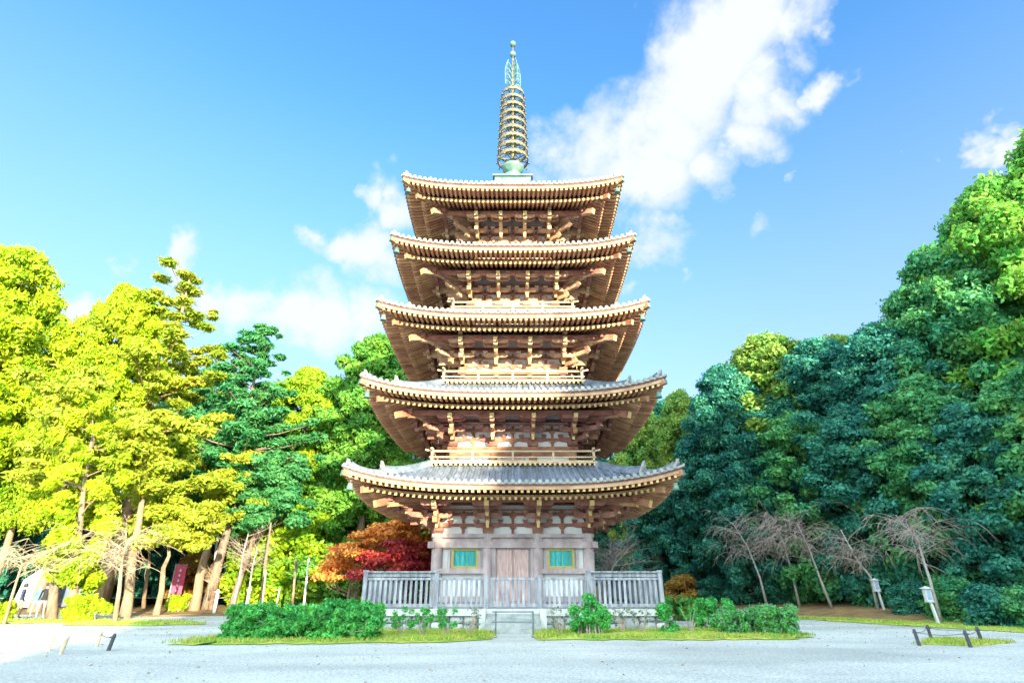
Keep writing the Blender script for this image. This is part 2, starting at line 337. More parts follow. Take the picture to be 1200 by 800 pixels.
for i, (q, n, z) in enumerate([(Ql, 16000, .08), (Qr, 16000, .08), (Qb, 16000, .03), (Qs, 2600, .02), (Qt, 4000, .05), (Qu, 6000, .04)]): blades('grass_blades', q, n, z, .08, i)
patch('path_behind_trees', [(-60,46),(-34,47),(-20,48.5),(-8,52),(-6,56),(-22,52.5),(-40,51.5),(-60,51)], 'path', .75, 0, .2, seed=10)

def fallen():
    rng = np.random.default_rng(5); n = 2600; x = rng.uniform(-28, 26, n); y = 9+27*rng.random(n)**.8
    near = rng.random(n) < .45; x[near] = np.where(rng.random(near.sum()) < .5, rng.normal(-15, 5, near.sum()), rng.normal(13, 4, near.sum())); y[near] = rng.normal(27, 5, near.sum())
    a = rng.uniform(0, 6.28, n); s_ = rng.uniform(.02, .05, n); z = np.full(n, .012)
    d = np.stack([np.cos(a)*s_, np.sin(a)*s_, rng.uniform(0, .012, n)], 1); e = np.stack([-np.sin(a)*s_*.6, np.cos(a)*s_*.6, rng.uniform(0, .012, n)], 1); p = np.stack([x, y, z], 1)
    quad_mesh('fallen_leaves', np.stack([p-d, p+e, p+d, p-e], 1), 'lf_autumn', None, 'stuff')
fallen()
# ------------------------------------------------------------------ pagoda
PG = empty('five_storey_pagoda', (0, D, 0))
tag(PG, 'tall five-storey wooden pagoda with stacked upturned tile roofs and bronze spire', 'pagoda')
ST = [  # b, a, zE, lift, zd (bracket foot), roof top v, roof top z
 (3.30, 6.85, 5.30, .70, 3.70, 3.75, 6.55),
 (2.85, 6.63, 9.20, .74, 7.66, 3.42, 10.62),
 (2.55, 6.35, 13.11, .68, 11.58, 3.20, 14.62),
 (2.30, 6.10, 16.95, .68, 15.52, 2.90, 18.45),
 (2.03, 5.86, 20.93, .60, 19.55, .95, 25.0)]
def roofpart(n):
    b, a, zE, lift, zd, vt, zt = ST[n]
    def Lf(u, v): return lift*min(1.15, abs(u)/a)**3.2*max(0, (v-b*.8)/(a-b*.8))**.7
    def zs(u, v):   # roof surface
        t = (a-v)/(a-vt); return zE+(zt-zE)*(t*.62+.38*t*t)+Lf(u, v)*max(0.0, 1-t)**1.5
    roof = MB(); K = 8
    NR = max(3, int(round(a*2/.27)))
    if NR % 2 == 0: NR += 1
    us = [(-a+.12)+i*(2*a-.24)/(NR-1) for i in range(NR)]
    for k in range(4):
        roof.X = ROT[k]
        # under-tile surface, one strip each side of every cover-tile row
        nu = 28; grid = []
        for i in range(nu+1):
            s = -1+2*i/nu; row = []
            for j in range(K+1):
                v = a+(vt-a)*j/K; u = s*v; row.append((u, -v, zs(u, v)))
            grid.append(row)
        vs = [p for r in grid for p in r]; fs = [(i*(K+1)+j, (i+1)*(K+1)+j, (i+1)*(K+1)+j+1, i*(K+1)+j+1) for i in range(nu) for j in range(K)]
        roof.add(vs, fs, 0)
        for u in us:
            v0 = a+.05; v1 = max(vt, abs(u)+.02)
            if v0-v1 < .15: continue
            m = max(2, int((v0-v1)/.5)); P = []
            for j in range(m+1):
                v = v0+(v1-v0)*j/m; P.append((u, -v, zs(u, min(v, a))+.035+random.uniform(-.004, .004)))
            # half-round cover tile row
            vs = []; q = 5
            for (x, y, z) in P:
                for c in range(q):
                    an = math.pi*c/(q-1); vs.append((x+.078*math.cos(an), y, z-.03+.085*math.sin(an)))
            fs = [(j*q+c, j*q+c+1, (j+1)*q+c+1, (j+1)*q+c) for j in range(m) for c in range(q-1)]
            roof.add(vs, fs, 0)
            x, y, z = P[0]
            an = [2*math.pi*c/8 for c in range(8)]
            roof.add([(x+.088*math.cos(t), y-.015, z+.0+.088*math.sin(t)) for t in an]+[(x+.088*math.cos(t), y+.06, z+.088*math.sin(t)) for t in an],
                     [tuple(range(8))]+[(c+8, (c+1) % 8+8, (c+1) % 8, c) for c in range(8)], 1)
        # drooping pan-tile lip
        m = 40
        vs = []; 
        for i in range(m+1):
            u = -a+2*a*i/m; z = zs(u, a); vs += [(u, -a-.02, z+.02), (u, -a-.02, z-.07)]
        roof.add(vs, [(2*i, 2*i+1, 2*i+3, 2*i+2) for i in range(m)], 1)
    ro = roof.build('roof', ['tile', 'tile_end'], PG)
    # --- eave boards + soffit + rafters
    zf = lambda u: zs(u, a)-.075
    eb = MB(); rf = MB(); fb = MB()
    v1 = a-.95       # base rafter end
    vin = b-.1
    slope = (ST[n][4]+2.25-(zE-.42))/(v1-vin)
    def zbase(u, v): return zE-.44+(v1-v)*slope+Lf(u, v)
    def zfly(u, v): return zE-.32+(a-v)*.14+Lf(u, v)
    for k in range(4):
        for X in (eb, rf, fb): X.X = ROT[k]
        m = 36
        def strip(mb, v, zo, zi, th, mi=0, w=.12):
            vs = []
            for i in range(m+1):
                u = -v+2*v*i/m; z = zo(u); vs += [(u, -v, z), (u, -v, z-th), (u*(v-w)/v, -v+w, z-th), (u*(v-w)/v, -v+w, z)]
            fs = []
            for i in range(m):
                for q in range(4): fs.append((4*i+q, 4*(i+1)+q, 4*(i+1)+(q+1) % 4, 4*i+(q+1) % 4))
            mb.add(vs, fs, mi)
        strip(eb, a-.03, lambda u: zf(u), None, .04, 1, .14)
        strip(eb, a-.07, lambda u: zf(u)-.04, None, .15, 0, .14)
        strip(eb, v1+.02, lambda u: zbase(u, v1)+.10, None, .10, 0, .12)
        # soffit sheets
        for (va, vb, fz, off) in ((a-.1, v1, zfly, .075), (v1, vin, zbase, .075)):
            vs = []; 
            for i in range(m+1):
                s = -1+2*i/m
                for v in (va, (va+vb)/2, vb): vs.append((s*v, -v, fz(s*v, v)+off))
            fb.add(vs, [(3*i+j, 3*i+j+1, 3*i+3+j+1, 3*i+3+j) for i in range(m) for j in range(2)])
        # rafters
        nr = int(2*a/.245); sp = 2*a/nr
        for i in range(nr+1):
            u = -a+.1+i*(2*a-.2)/nr
            va = a-.12; vb = max(v1-.1, abs(u)+.05)
            if va-vb > .12: rf.beam((u, -vb, zfly(u, vb)), (u, -va, zfly(u, va)), .105, .13, 0, capmi=1)
            va = v1+.10; vb = max(vin, abs(u)+.05)
            if va-vb > .12: rf.beam((u, -vb, zbase(u, vb)-.0), (u, -va, zbase(u, va)-.0), .105, .14, 0, capmi=1)
    eb.build('eave_board', ['fascia', 'wood_dark'], ro); fb.build('soffit', 'soffit', ro); rf.build('rafters', ['rafter', 'ochre'], ro)
    # --- corners
    for k in range(4):
        Rz = ROT[k]
        hr = MB(); hr.X = Rz
        hr.beam((-b, -b, zbase(b, b)-.12), (-(v1+.25), -(v1+.25), zbase(v1+.25, v1+.25)-.06), .2, .26, 0, capmi=1)
        hr.beam((-v1+.2, -v1+.2, zfly(v1, v1)-.02), (-a+.02, -a+.02, zfly(a, a)+.02), .2, .22, 0, capmi=2)
        hr.build('hip_rafter', ['wood', 'fascia', 'verdi'], ro)
        be = MB(); be.X = Rz; q = a-.32; zz = zfly(q, q)-.12
        be.tube([(-q, -q, zz), (-q, -q, zz-.12)], .015, 5); be.lathe([(.02, -.12), (.09, -.15), (.115, -.3), (.15, -.42), (.13, -.42), (.0, -.3)], 12, (-q, -q, zz))
        be.build('wind_bell', 'verdi', ro, smooth=True)
        # hip ridge in two steps: low outer one, higher inner one
        def ridge(va, vb, h, w, cap):
            r = MB(); r.X = Rz; mN = 8; P = [va+(vb-va)*j/mN for j in range(mN+1)]
            for j in range(mN):
                p, q2 = P[j], P[j+1]
                up = .10*(1-j/mN)**4 if cap else 0
                for (ww, z0, z1) in ((w, 0, h*.5), (w*.8, h*.5, h*.8)):
                    r.beam((-p, -p, zs(p, p)+(z0+z1)/2+up), (-q2, -q2, zs(q2, q2)+(z0+z1)/2), ww, z1-z0+.02, 0)
            r.tube([(-p, -p, zs(p, p)+h*.85+(.10*(1-i/mN)**4)) for i, p in enumerate(P)], w*.3, 8, 0)
            # end tile with horn
            p = va; z = zs(p, p)
            d = Vector((-1, -1, 0)).normalized(); o_ = Vector((-p, -p, z))
            r2 = MB(); r2.X = Rz; side = Vector((1, -1, 0)).normalized()
            prof = [(-.20,0),(.20,0),(.22,.14),(.17,.30),(.10,.40),(.05,.52),(0,.60),(-.05,.52),(-.10,.40),(-.17,.30),(-.22,.14)]
            sc = h/.27
            fr = [o_+d*.10+side*x*sc*.9+Vector((0,0,y*sc-.02)) + d*(y*.22) for x, y in prof]; bk = [q-d*.12 for q in fr]; nn = len(prof)
            r2.add(fr+bk, [tuple(range(nn)), tuple(range(2*nn-1, nn-1, -1))]+[(i, i+nn, (i+1) % nn+nn, (i+1) % nn) for i in range(nn)])
            r2.tube([o_+d*.02+Vector((0,0,h*.8)), o_+d*.16+Vector((0,0,h*1.05)), o_+d*.24+Vector((0,0,h*1.4))], [.06,.05,.02], 6)
            return r, r2
        vi = max(vt, .3)
        for (va, vb, h, w) in ((a-.28, a-1.35, .19, .24), (a-1.4, vi, .27, .28)):
            r, r2 = ridge(va, vb, h, w, True)
            ho = r.build('hip_ridge', 'tile', ro, smooth=False); r2.build('ridge_end_tile', 'tile_end', ro)
    return ro
for n in range(5): roofpart(n)

def bracket(n, k, u, kind):
    """one bracket cluster; local outward = -Y, lateral = X, origin at bracket foot on the wall plane"""
    b, a, zE, lift, zd, vt, zt = ST[n]; ta = max(.34, (zE-.45-zd-.30)/2.6); sp = b*2/3
    m = MB(); m.X = ROT[k] @ Matrix.Translation((u, -b, zd)) @ (Matrix.Rotation(-math.pi/4, 4, 'Z') if kind == 'diag' else Matrix.Identity(4))
    s2 = 1.38 if kind == 'diag' else 1.0; step = .60*s2; w = .18
    if kind != 'diag': m.box((0, 0, .05), (.50, .50, .10), 0, taper=.8); m.box((0, 0, .17), (.54, .54, .16), 0, taper=.78)
    LL = min(1.22, sp*.78); ah = .21
    def masu(x, y, z): m.box((x, y, z), (.22, .22, .08), 0, taper=.7); m.box((x, y, z+.065), (.25, .25, .05), 0)
    for i in range(3):
        z = .34+i*ta; e = step*(i+1) if i < 2 else step*2.45
        m.beam((0, .15, z), (0, -e+.1, z), w, ah, 0); m.beam((0, -e+.1, z), (0, -e-.12, z+.05), w, ah, 0, h2=.09, capmi=1)
        if i < 2 or kind != 'diag': masu(0, -e, z+.13)
        if kind != 'diag':
            yy = -step*i
            for sgn in (-1, 1):
                m.beam((0, yy, z), (sgn*(LL/2-.12), yy, z), w*.9, ah, 0)
                m.beam((sgn*(LL/2-.12), yy, z), (sgn*(LL/2+.02), yy, z+.05), w*.9, ah, 0, h2=.09)
                masu(sgn*(LL/2-.06), yy, z+.13)
            masu(0, yy, z+.13)
            if i: m.box((0, yy-.0, z-ta*.5), (.13, .15, ta), 0); m.box((0, -e-.135, z+.0), (.12, .03, .17), 1)
            else: m.box((0, -e-.135, z-.02), (.12, .03, .30), 1)
    zt_ = .34+2*ta
    zo = zE-.42-zd-.22
    if kind == 'diag': m.beam((0, .1, 1.95), (0, -3.35, zo-.02), .24, .28, 2, capmi=1); m.beam((0, .1, 1.42), (0, -2.7, 1.0), .22, .24, 2, capmi=1)
    else: m.beam((0, .1, zo+1.0), (0, -step*3-.30, zo+.06), w*1.1, .22, 2, capmi=1)
    if kind != 'diag':
        yy = -step*3; zc = zE-.42-zd-.08
        for sgn in (-1, 1):
            m.beam((0, yy, zc-.06), (sgn*(LL/2-.14), yy, zc-.06), w*.9, .17, 0); m.beam((sgn*(LL/2-.14), yy, zc-.06), (sgn*(LL/2), yy, zc-.02), w*.9, .17, 0, h2=.08)
        m.box((0, yy, zc-.22), (.24, .24, .14), 0, taper=.7)
        for x in (-LL/2+.1, 0, LL/2-.1): m.box((x, yy, zc+.06), (.22, .22, .09), 0, taper=.75)
        for sgn in (-1, 1):      # the side ends of the arms stand out as pale beam ends at the corner
            if (u < 0) == (sgn < 0) and abs(u) > b-.1:
                for zq, ex in ((.45, 1.25), (.92, 1.7), (1.42, 1.95)): m.beam((0, -.03, zq), (sgn*ex, -.03, zq+.02), .20, .25, 2)
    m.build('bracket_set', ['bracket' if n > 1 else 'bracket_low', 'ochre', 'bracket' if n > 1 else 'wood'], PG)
for n in range(5):
    b, a, zE, lift, zd, vt, zt = ST[n]; sp = b*2/3; Hh = (zE-.28)-zd; t = Hh/4
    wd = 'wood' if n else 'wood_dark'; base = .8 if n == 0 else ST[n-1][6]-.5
    wl = MB(); wt = zd+2.5
    for k in range(4):
        wl.X = ROT[k]; wl.add([(-b+.02,-b+.04,base),(b-.02,-b+.04,base),(b-.02,-b+.04,wt),(-b+.02,-b+.04,wt)], [(0,1,2,3)])
    w = wl.build('wall', 'plaster', PG)
    colm = 'wood_grey' if n == 0 else 'wood'; cr = .25 if n == 0 else .19
    for k in range(4):
        for i in range(3):
            c = MB(); c.X = ROT[k]; x = -b+i*sp
            c.tube([(x, -b, base), (x, -b, zd-.02)], cr, 16); c.build('column', colm, w, smooth=False)
        for i in range(4):
            if i in (0, 3):
                bracket(n, k, -b+i*sp, 'n')
                if i == 0: bracket(n, k, -b, 'diag')
            else: bracket(n, k, -b+i*sp, 'n')
    tb = MB(); cl = MB()
    for k in range(4):
        for X in (tb, cl): X.X = ROT[k]
        e = b+.25
        tb.box((0, -b-.02, zd-.12), (2*e, .42, .15), 0)                       # plate under the brackets
        tb.box((0, -b-.01, zd-.36), (2*b, .22, .2), 0)
        for i in range(3):
            z = zd+.34+i*.46; tb.box((0, -b+.0, z), (2*b, .10, .13), 1)
                # eave purlin
        ta = max(.34, (zE-.45-zd-.30)/2.6)
        vv = b+1.8; tb.box((0, -vv, zE-.42+.02), (2*vv+.7, .20, .20), 1)
        vv = b+1.2; tb.box((0, -vv, zd+.34+2*ta+.24), (2*vv+.2, .12, .08), 1)
        vv = b+.6; tb.box((0, -vv, zd+.34+ta+.23), (2*vv, .11, .08), 1)
        y0, z0, y1, z1 = -b-1.2, zd+.34+2*ta+.30, -b-1.8, zE-.34
        cl.add([(-b-1.2, y0, z0+.03), (b+1.2, y0, z0+.03), (b+1.8, y1, z1+.03), (-b-1.8, y1, z1+.03)], [(0,1,2,3)], 0)
        cl.add([(-b, -b, zd+1.95), (b, -b, zd+1.95), (b+1.2, y0, z0+.04), (-b-1.2, y0, z0+.04)], [(0,1,2,3)], 2)
        q = int((2*b+2.6)/.21)
        for i in range(q+1):
            x = -b-1.3+i*(2*b+2.6)/q; cl.beam((x, y0, z0+.0), (x, y1, z1+.0), .075, .06, 1)
            if abs(x) < b: cl.beam((x, -b-.02, zd+1.90), (x, y0, z0+.0), .05, .05, 1)
        # struts between brackets
        for i in range(3):
            cx = -b+(i+.5)*sp; stt = MB(); stt.X = ROT[k]; stt.box((cx, -b+.01, zd+.5), (.11, .09, 1.0), 0)
            for lv in range(2):
                zz = zd+.46*lv
                stt.box((cx, -b+.0, zz+.09), (.12, .12, .24), 0); stt.box((cx, -b-.01, zz+.20), (.30, .15, .09), 0, taper=.45); stt.box((cx, -b-.01, zz+.255), (.30, .15, .03), 0)
            stt.build('strut', wd, w)
    tb.build('tie_beam', [colm, 'wood_dark'], w); cl.build('slatted_ceiling', ['plaster', wd, wd], w)
    # upper-storey beams and doors
    if n:
        dd = MB(); lb = MB()
        for k in range(4):
            dd.X = ROT[k]; lb.X = ROT[k]
            zb = ST[n-1][6]+.05
            lb.box((0, -b-.01, zb+.1), (2*b, .2, .2)); 
            dd.box((0, -b+.01, (zb+.2+zd-.46)/2), (sp*.62, .08, max(.1, zd-.46-zb-.2)))
        lb.build('sill_beam', wd, w); dd.build('door_panel', 'door', w)
# railings
def railing(n, hv, z0, z1):
    r = MB(); po = []
    r.mi = 0
    for k in range(4):
        r.X = ROT[k]
        for (zz, th, ex) in ((z1, .075, .32), (z0+(z1-z0)*.52, .06, .12), (z0+.10, .09, .05)):
            P = [(-hv-ex, -hv, zz+(.07 if ex > .3 else 0)), (-hv, -hv, zz), (hv, -hv, zz), (hv+ex, -hv, zz+(.07 if ex > .3 else 0))]
            for i in range(3): r.beam(P[i], P[i+1], th, th)
        r.box((0, -hv+.1, z0+.01), (2*hv+.5, .62, .07)); r.box((0, -hv+.18, z0-.09), (2*hv+.1, .2, .14), 1)
        q = int(2*hv/.22)
        for i in range(q+1): r.box((-hv+i*2*hv/q, -hv-.02, z0-.07), (.10, .42, .09), 1)
    ro = r.build('balcony_railing', ['rail', 'ochre'], PG)
    for k in range(4):
        for i in range(4):
            x = -hv+i*2*hv/4 if i else -hv
            p = MB(); p.X = ROT[k]; p.box((x, -hv, (z0+z1)/2+.04), (.10, .10, z1-z0-.02)); 
            if i == 0: p.tube([(x, -hv, z1+.03), (x, -hv, z1+.12), (x, -hv, z1+.20)], [.07,.075,.01], 8)
            p.build('post', 'rail', ro)
railing(1, 3.72, 6.68, 7.25); railing(2, 3.42, 10.72, 11.30); railing(3, 3.16, 14.78, 15.30); railing(4, 2.85, 18.6, 19.1)

# ground storey front joinery (same on every side)
b = 3.3
jn = MB()
for k in range(4):
    jn.X = ROT[k]; y = -b
    jn.box((0, y-.20, 3.20), (2*b+.8, .16, .26)); jn.box((0, y+.0, 3.42), (2*b, .12, .18))
    for sx in (-1, 1): 
        jn.box((sx*2.2, y-.15, 2.15), (2.1, .16, .20)); jn.box((sx*2.2, y-.12, 1.05), (2.1, .2, .22))
        jn.box((sx*.83, y-.10, 1.92), (.14, .14, 2.3)); jn.box((sx*1.48, y-.06, 2.6), (.11, .1, .72)); jn.box((sx*2.78, y-.06, 2.6), (.11, .1, .72))
    jn.box((0, y-.10, .9), (1.8, .3, .2))
jn.build('nageshi_beam', 'wood_grey', PG)
for k in range(4):
    for sx in (-1, 1):
        fr = MB(); fr.X = ROT[k]; cx = sx*2.08; y = -b-.06
        for (dx, dz, sx_, sz) in ((-.53, 0, .09, .80), (.53, 0, .09, .80), (0, .36, .97, .09), (0, -.36, .97, .09)): fr.box((cx+dx, y, 2.66+dz), (sx_, .13, sz))
        f = fr.build('window', 'frame', PG)
        sl = MB(); sl.X = ROT[k]; nsl = 13
        for i in range(nsl): 
            x = cx-.485+(i+.5)*.97/nsl; sl.beam((x, y+.03, 2.66-.315), (x, y+.03, 2.66+.315), .066, .05, 0, up=(0,1,0))
        sl.box((cx, y+.07, 2.66), (.97, .02, .63)); sl.build('slatted_shutter', 'turq', f)
    dr = MB(); dr.X = ROT[k]; dr.box((0, -b-.02, 2.0), (1.40, .05, 2.1)); d_ = dr.build('door', 'door', PG)
    for sx in (-1, 1):
        lf = MB(); lf.X = ROT[k]
        for i in range(4): lf.box((sx*(.03+(i+.5)*.16), -b-.07, 2.0), (.152, .06, 2.06))
        lf.box((sx*.06, -b-.105, 2.0), (.07, .02, 2.0)); l_ = lf.build('door_leaf', 'door', d_)
# platform
pf = MB(); pf.box((0, 0, .38), (11.3, 11.3, .70)); pfo = pf.build('platform', 'mortar', PG)
cp = MB()
for k in range(4):
    cp.X = ROT[k]
    for i in range(8):
        x = -5.85+(i+.5)*11.7/8; cp.box((x, -5.62, .64), (11.7/8-.012, .48, .24))
cp.box((0, 0, .70), (10.8, 10.8, .1)); cp.build('coping_stone', 'stone', pfo)
rb = MB()
for k in range(4):
    rb.X = ROT[k]; x = -5.7; rng = random.Random(20+k)
    while x < 5.6:
        w_ = rng.uniform(.28, .75)
        if k == 0 and -1.2 < x+w_/2 < 1.2: x += w_; continue
        zc = .02
        nl = rng.choice((1, 2, 2))
        for lay in range(nl):
            h_ = min(.53-zc, .52 if nl == 1 else (rng.uniform(.20, .32) if lay == 0 else .5))
            n8 = 9; c = Vector((x+w_/2, -5.66, zc+h_/2)); vs = []; fs = []
            for ring, (rr, dy) in enumerate(((.98, .06), (1.0, -.02), (.8, -.09), (.4, -.12))):
                for q in range(n8):
                    an = 2*math.pi*q/n8; cs, sn = math.cos(an), math.sin(an); pw = .6
                    vs.append(tuple(c+Vector((rr*w_*.49*math.copysign(abs(cs)**pw, cs), dy+rng.uniform(-.012, .012), rr*h_*.49*math.copysign(abs(sn)**pw, sn)))))
            for ring in range(3):
                for q in range(n8): fs.append((ring*n8+q, ring*n8+(q+1) % n8, (ring+1)*n8+(q+1) % n8, (ring+1)*n8+q))
            fs.append(tuple(3*n8+q for q in range(n8))); rb.add(vs, fs); zc += h_
        x += w_
rb.build('rubble_base', 'rubble', pfo, smooth=True)
for i in range(4):
    s_ = MB(); s_.box((0, -5.98-.30*i+.0, .60-.16*i-.25), (2.0, .32, .50 if i == 0 else .5-.0)); 
    if .60-.16*i > .05:
        s_ = MB(); top = .60-.15*i; s_.box((0, -6.02-.30*i, top/2), (2.0, .32, top-.01)); s_.build('step', 'step_stone', pfo)
for sx in (-1, 1):
    s_ = MB(); s_.box((sx*1.13, -6.1, .36), (.24, .55, .82)); s_.build('step_side_slab', 'stone', pfo)
# spire
sp_ = MB(); sp_.box((0, 0, 24.95), (2.3, 2.3, .9)); sp_.box((0, 0, 25.46), (2.55, 2.55, .12)); spo = sp_.build('spire_base_box', 'verdi', PG)
m_ = MB(); m_.tube([(0,0,25.4), (0,0,34.4), (0,0,39.0)], [.17,.11,.035], 12); m_.build('mast', 'bronze', PG, smooth=True)
m_ = MB(); m_.lathe([(.95,25.5),(.93,25.9),(.7,26.25),(.38,26.38),(.34,26.55),(.50,26.7),(.70,26.95),(.74,27.1),(.64,27.12),(.5,26.95),(.30,26.9),(.26,27.3),(.17,27.4)], 28)
m_.build('bowl_and_lotus', 'verdi', PG, smooth=True)
for i in range(9):
    z = 27.75+i*.735; rr = 1.04-.028*i; m_ = MB()
    # flat band ring
    n_ = 36; vs = []; fs = []
    for (r_, dz) in ((rr, -.12), (rr, .12), (rr-.06, .12), (rr-.06, -.12)):
        for q in range(n_): an = 2*math.pi*q/n_; vs.append((r_*math.cos(an), r_*math.sin(an), z+dz))
    for p in range(4):
        for q in range(n_): fs.append((p*n_+q, p*n_+(q+1) % n_, ((p+1) % 4)*n_+(q+1) % n_, ((p+1) % 4)*n_+q))
    m_.add(vs, fs)
    for q in range(8):
        an = math.pi*q/4+.2; c_, s__ = math.cos(an), math.sin(an)
        m_.beam((.1*c_, .1*s__, z), ((rr-.04)*c_, (rr-.04)*s__, z), .05, .07)
    for q in range(12):
        an = math.pi*q/6; c_, s__ = math.cos(an), math.sin(an); r_ = rr+.02
        m_.tube([(r_*c_, r_*s__, z-.1), (r_*c_, r_*s__, z-.17), (r_*c_*1.02, r_*s__*1.02, z-.3)], [.015,.035,.06], 6)
        m_.tube([(rr*c_, rr*s__, z+.08), (rr*c_, rr*s__, z+.17)], [.05,.01], 5)
    m_.lathe([(.16, -.12), (.24, 0), (.16, .12)], 12, (0,0,z)); m_.build('ring', 'bronze', PG)
for q in range(4):
    fm = MB(); an = math.pi/2*q+.5; c_, s__ = math.cos(an), math.sin(an)
    def P(r_, z): return (r_*c_, r_*s__, z)
    rg = random.Random(q)
    for (r0, z0, r1, z1) in ((.06,34.4,.58,35.0),(.06,35.0,.62,35.7),(.06,35.6,.60,36.3),(.06,36.2,.50,36.9)):
        pts = [P(r0+(r1-r0)*t_, z0+(z1-z0)*t_+.18*math.sin(math.pi*t_)) for t_ in (0,.25,.5,.75,1)]
        fm.tube(pts, [.035,.03,.03,.025,.01], 5); fm.tube([P(r1*.55, z0+.2), P(r1*.8, z0+.15), P(r1, z0+.35), P(r1*.9, z0+.6)], .022, 5)
        cx_, cz_ = r1*.6, z0+.42
        fm.tube([P(cx_+.13*math.cos(w_), cz_+.16*math.sin(w_)) for w_ in [i*math.pi/5 for i in range(11)]], .018, 4)
    fm.tube([P(.6, 34.5), P(.63, 35.2), P(.63, 36.0), P(.5, 36.7), P(.36, 37.1)], .026, 5)
    fm.build('water_flame_finial', 'verdi', PG)
for (z, r_) in ((37.85, .24), (38.95, .24)):
    m_ = MB(); m_.lathe([(.02, -r_)]+[(r_*math.sin(w_), -r_*math.cos(w_)) for w_ in [i*math.pi/10 for i in range(1, 10)]]+[(.03, r_*1.0), (.005, r_*1.5)], 16, (0,0,z))
    m_.build('jewel', 'verdi', PG, smooth=True)

# ------------------------------------------------------------------ fence round the platform
FN = empty('picket_fence', (0, D, .76)); tag(FN, 'weathered grey wooden picket fence enclosing the pagoda platform', 'fence')
hf = 5.72
for k in range(4):
    r = MB(); r.X = ROT[k]
    r.box((0, -hf, 1.05), (2*hf, .09, .09)); r.box((0, -hf, .12), (2*hf, .10, .11)); r.build('rail', 'fence', FN)
    for sx in (-1, 1):
        c = MB(); c.X = ROT[k]; c.box((sx*4.35, -hf+.02, 1.20), (2.82, .05, .15)); c.box((sx*4.35, -hf, 1.30), (2.9, .2, .045)); c.build('capping_plank', 'fence', FN)
    for x in (-hf, -2.95, -1.02, 1.02, 2.95):
        p = MB(); p.X = ROT[k]; hgt = 1.32 if abs(x) > 1.5 else 1.12
        p.box((x, -hf, hgt/2), (.16, .16, hgt)); p.box((x, -hf, hgt+.02), (.2, .2, .04)); p.build('post', 'fence', FN)
    rg = random.Random(k); PX = (-hf, -2.95, -1.02, 1.02, 2.95, hf)
    for x0, x1 in zip(PX, PX[1:]):
        pk = MB(); pk.X = ROT[k]; q = int(round((x1-x0)/.20))
        for i in range(1, q):
            x = x0+(x1-x0)*i/q; pk.box((x+rg.uniform(-.006, .006), -hf, .585), (.10+rg.uniform(-.008, .008), .04, .90+rg.uniform(-.01, .01)))
        pk.build('pickets', 'fence', FN)

# ------------------------------------------------------------------ vegetation
def leafcloud(cen, rad, n, size, rng, squash=1.0, up=.3, aspect=1.6, droop=0.0, shell=.55):
    """n leaf quads on the shells of clumps cen/rad"""
    cen = np.asarray(cen); rad = np.asarray(rad); w = rad**2; w = w/w.sum()
    idx = rng.choice(len(cen), n, p=w); d = rng.normal(size=(n, 3)); d /= np.linalg.norm(d, axis=1)[:, None]
    low = d[:, 2] < -.15; d[low, 2] *= np.where(rng.random(low.sum()) < .6, -1, 1); 
    rr = (shell+(1-shell)*rng.random(n)**.6)*rad[idx]
    lump = 1+.22*np.sin(d[:, 0]*5+idx)*np.cos(d[:, 1]*6+idx*2)+.16*np.sin(d[:, 0]*13+idx*3)*np.sin(d[:, 2]*11+idx)+rng.normal(size=n)*.13
    p = cen[idx]+d*(rr*lump)[:, None]*np.array([1, 1, squash])
    nrm = d*1.0+rng.normal(size=(n, 3))*.75+np.array([0, 0, up]); nrm /= np.linalg.norm(nrm, axis=1)[:, None]
    t = rng.normal(size=(n, 3)); t -= nrm*(t*nrm).sum(1)[:, None]; t[:, 2] -= droop; t /= np.linalg.norm(t, axis=1)[:, None]
    b_ = np.cross(nrm, t); s = size*rng.uniform(.45, 1.55, n)
    t = t*(s*aspect*.5)[:, None]; b_ = b_*(s*.5)[:, None]
    return np.stack([p-t, p+b_*.9-t*.1, p+t, p-b_*.9-t*.1], 1)
def branchy(m, base, cen, r0, rng, nmain=14, mi=0, trunk_pts=None, top=.85):
    """tapered trunk with limbs running to clump centres"""
    cen = np.asarray(cen); hmax = cen[:, 2].max()*top
    P = trunk_pts or [(math.sin(i*1.3)*.012*hmax*i/6, math.cos(i*1.7)*.012*hmax*i/6, hmax*i/8) for i in range(9)]
    rads = [r0*(1.35 if i == 0 else 1)*(1-.88*i/(len(P)-1)) for i in range(len(P))]
    m.tube(P, rads, 9, mi)
    sel = rng.choice(len(cen), min(nmain, len(cen)), replace=False)
    for i in sel:
        c = Vector(cen[i]); z = max(hmax*.12, c.z-abs(Vector((c.x, c.y)).length)*rng.uniform(.35, .8)); f = min(.97, z/hmax); j = f*(len(P)-1); j0 = int(j)
        a_ = Vector(P[j0]).lerp(Vector(P[min(j0+1, len(P)-1)]), j-j0); mid = a_.lerp(c, .5)+Vector((rng.normal()*.2, rng.normal()*.2, -.06*(c-a_).length))
        rr = r0*.42*(1-f*.7); m.tube([a_, mid, c], [rr, rr*.6, rr*.18], 6, mi, cap=False)
PROTO = {}
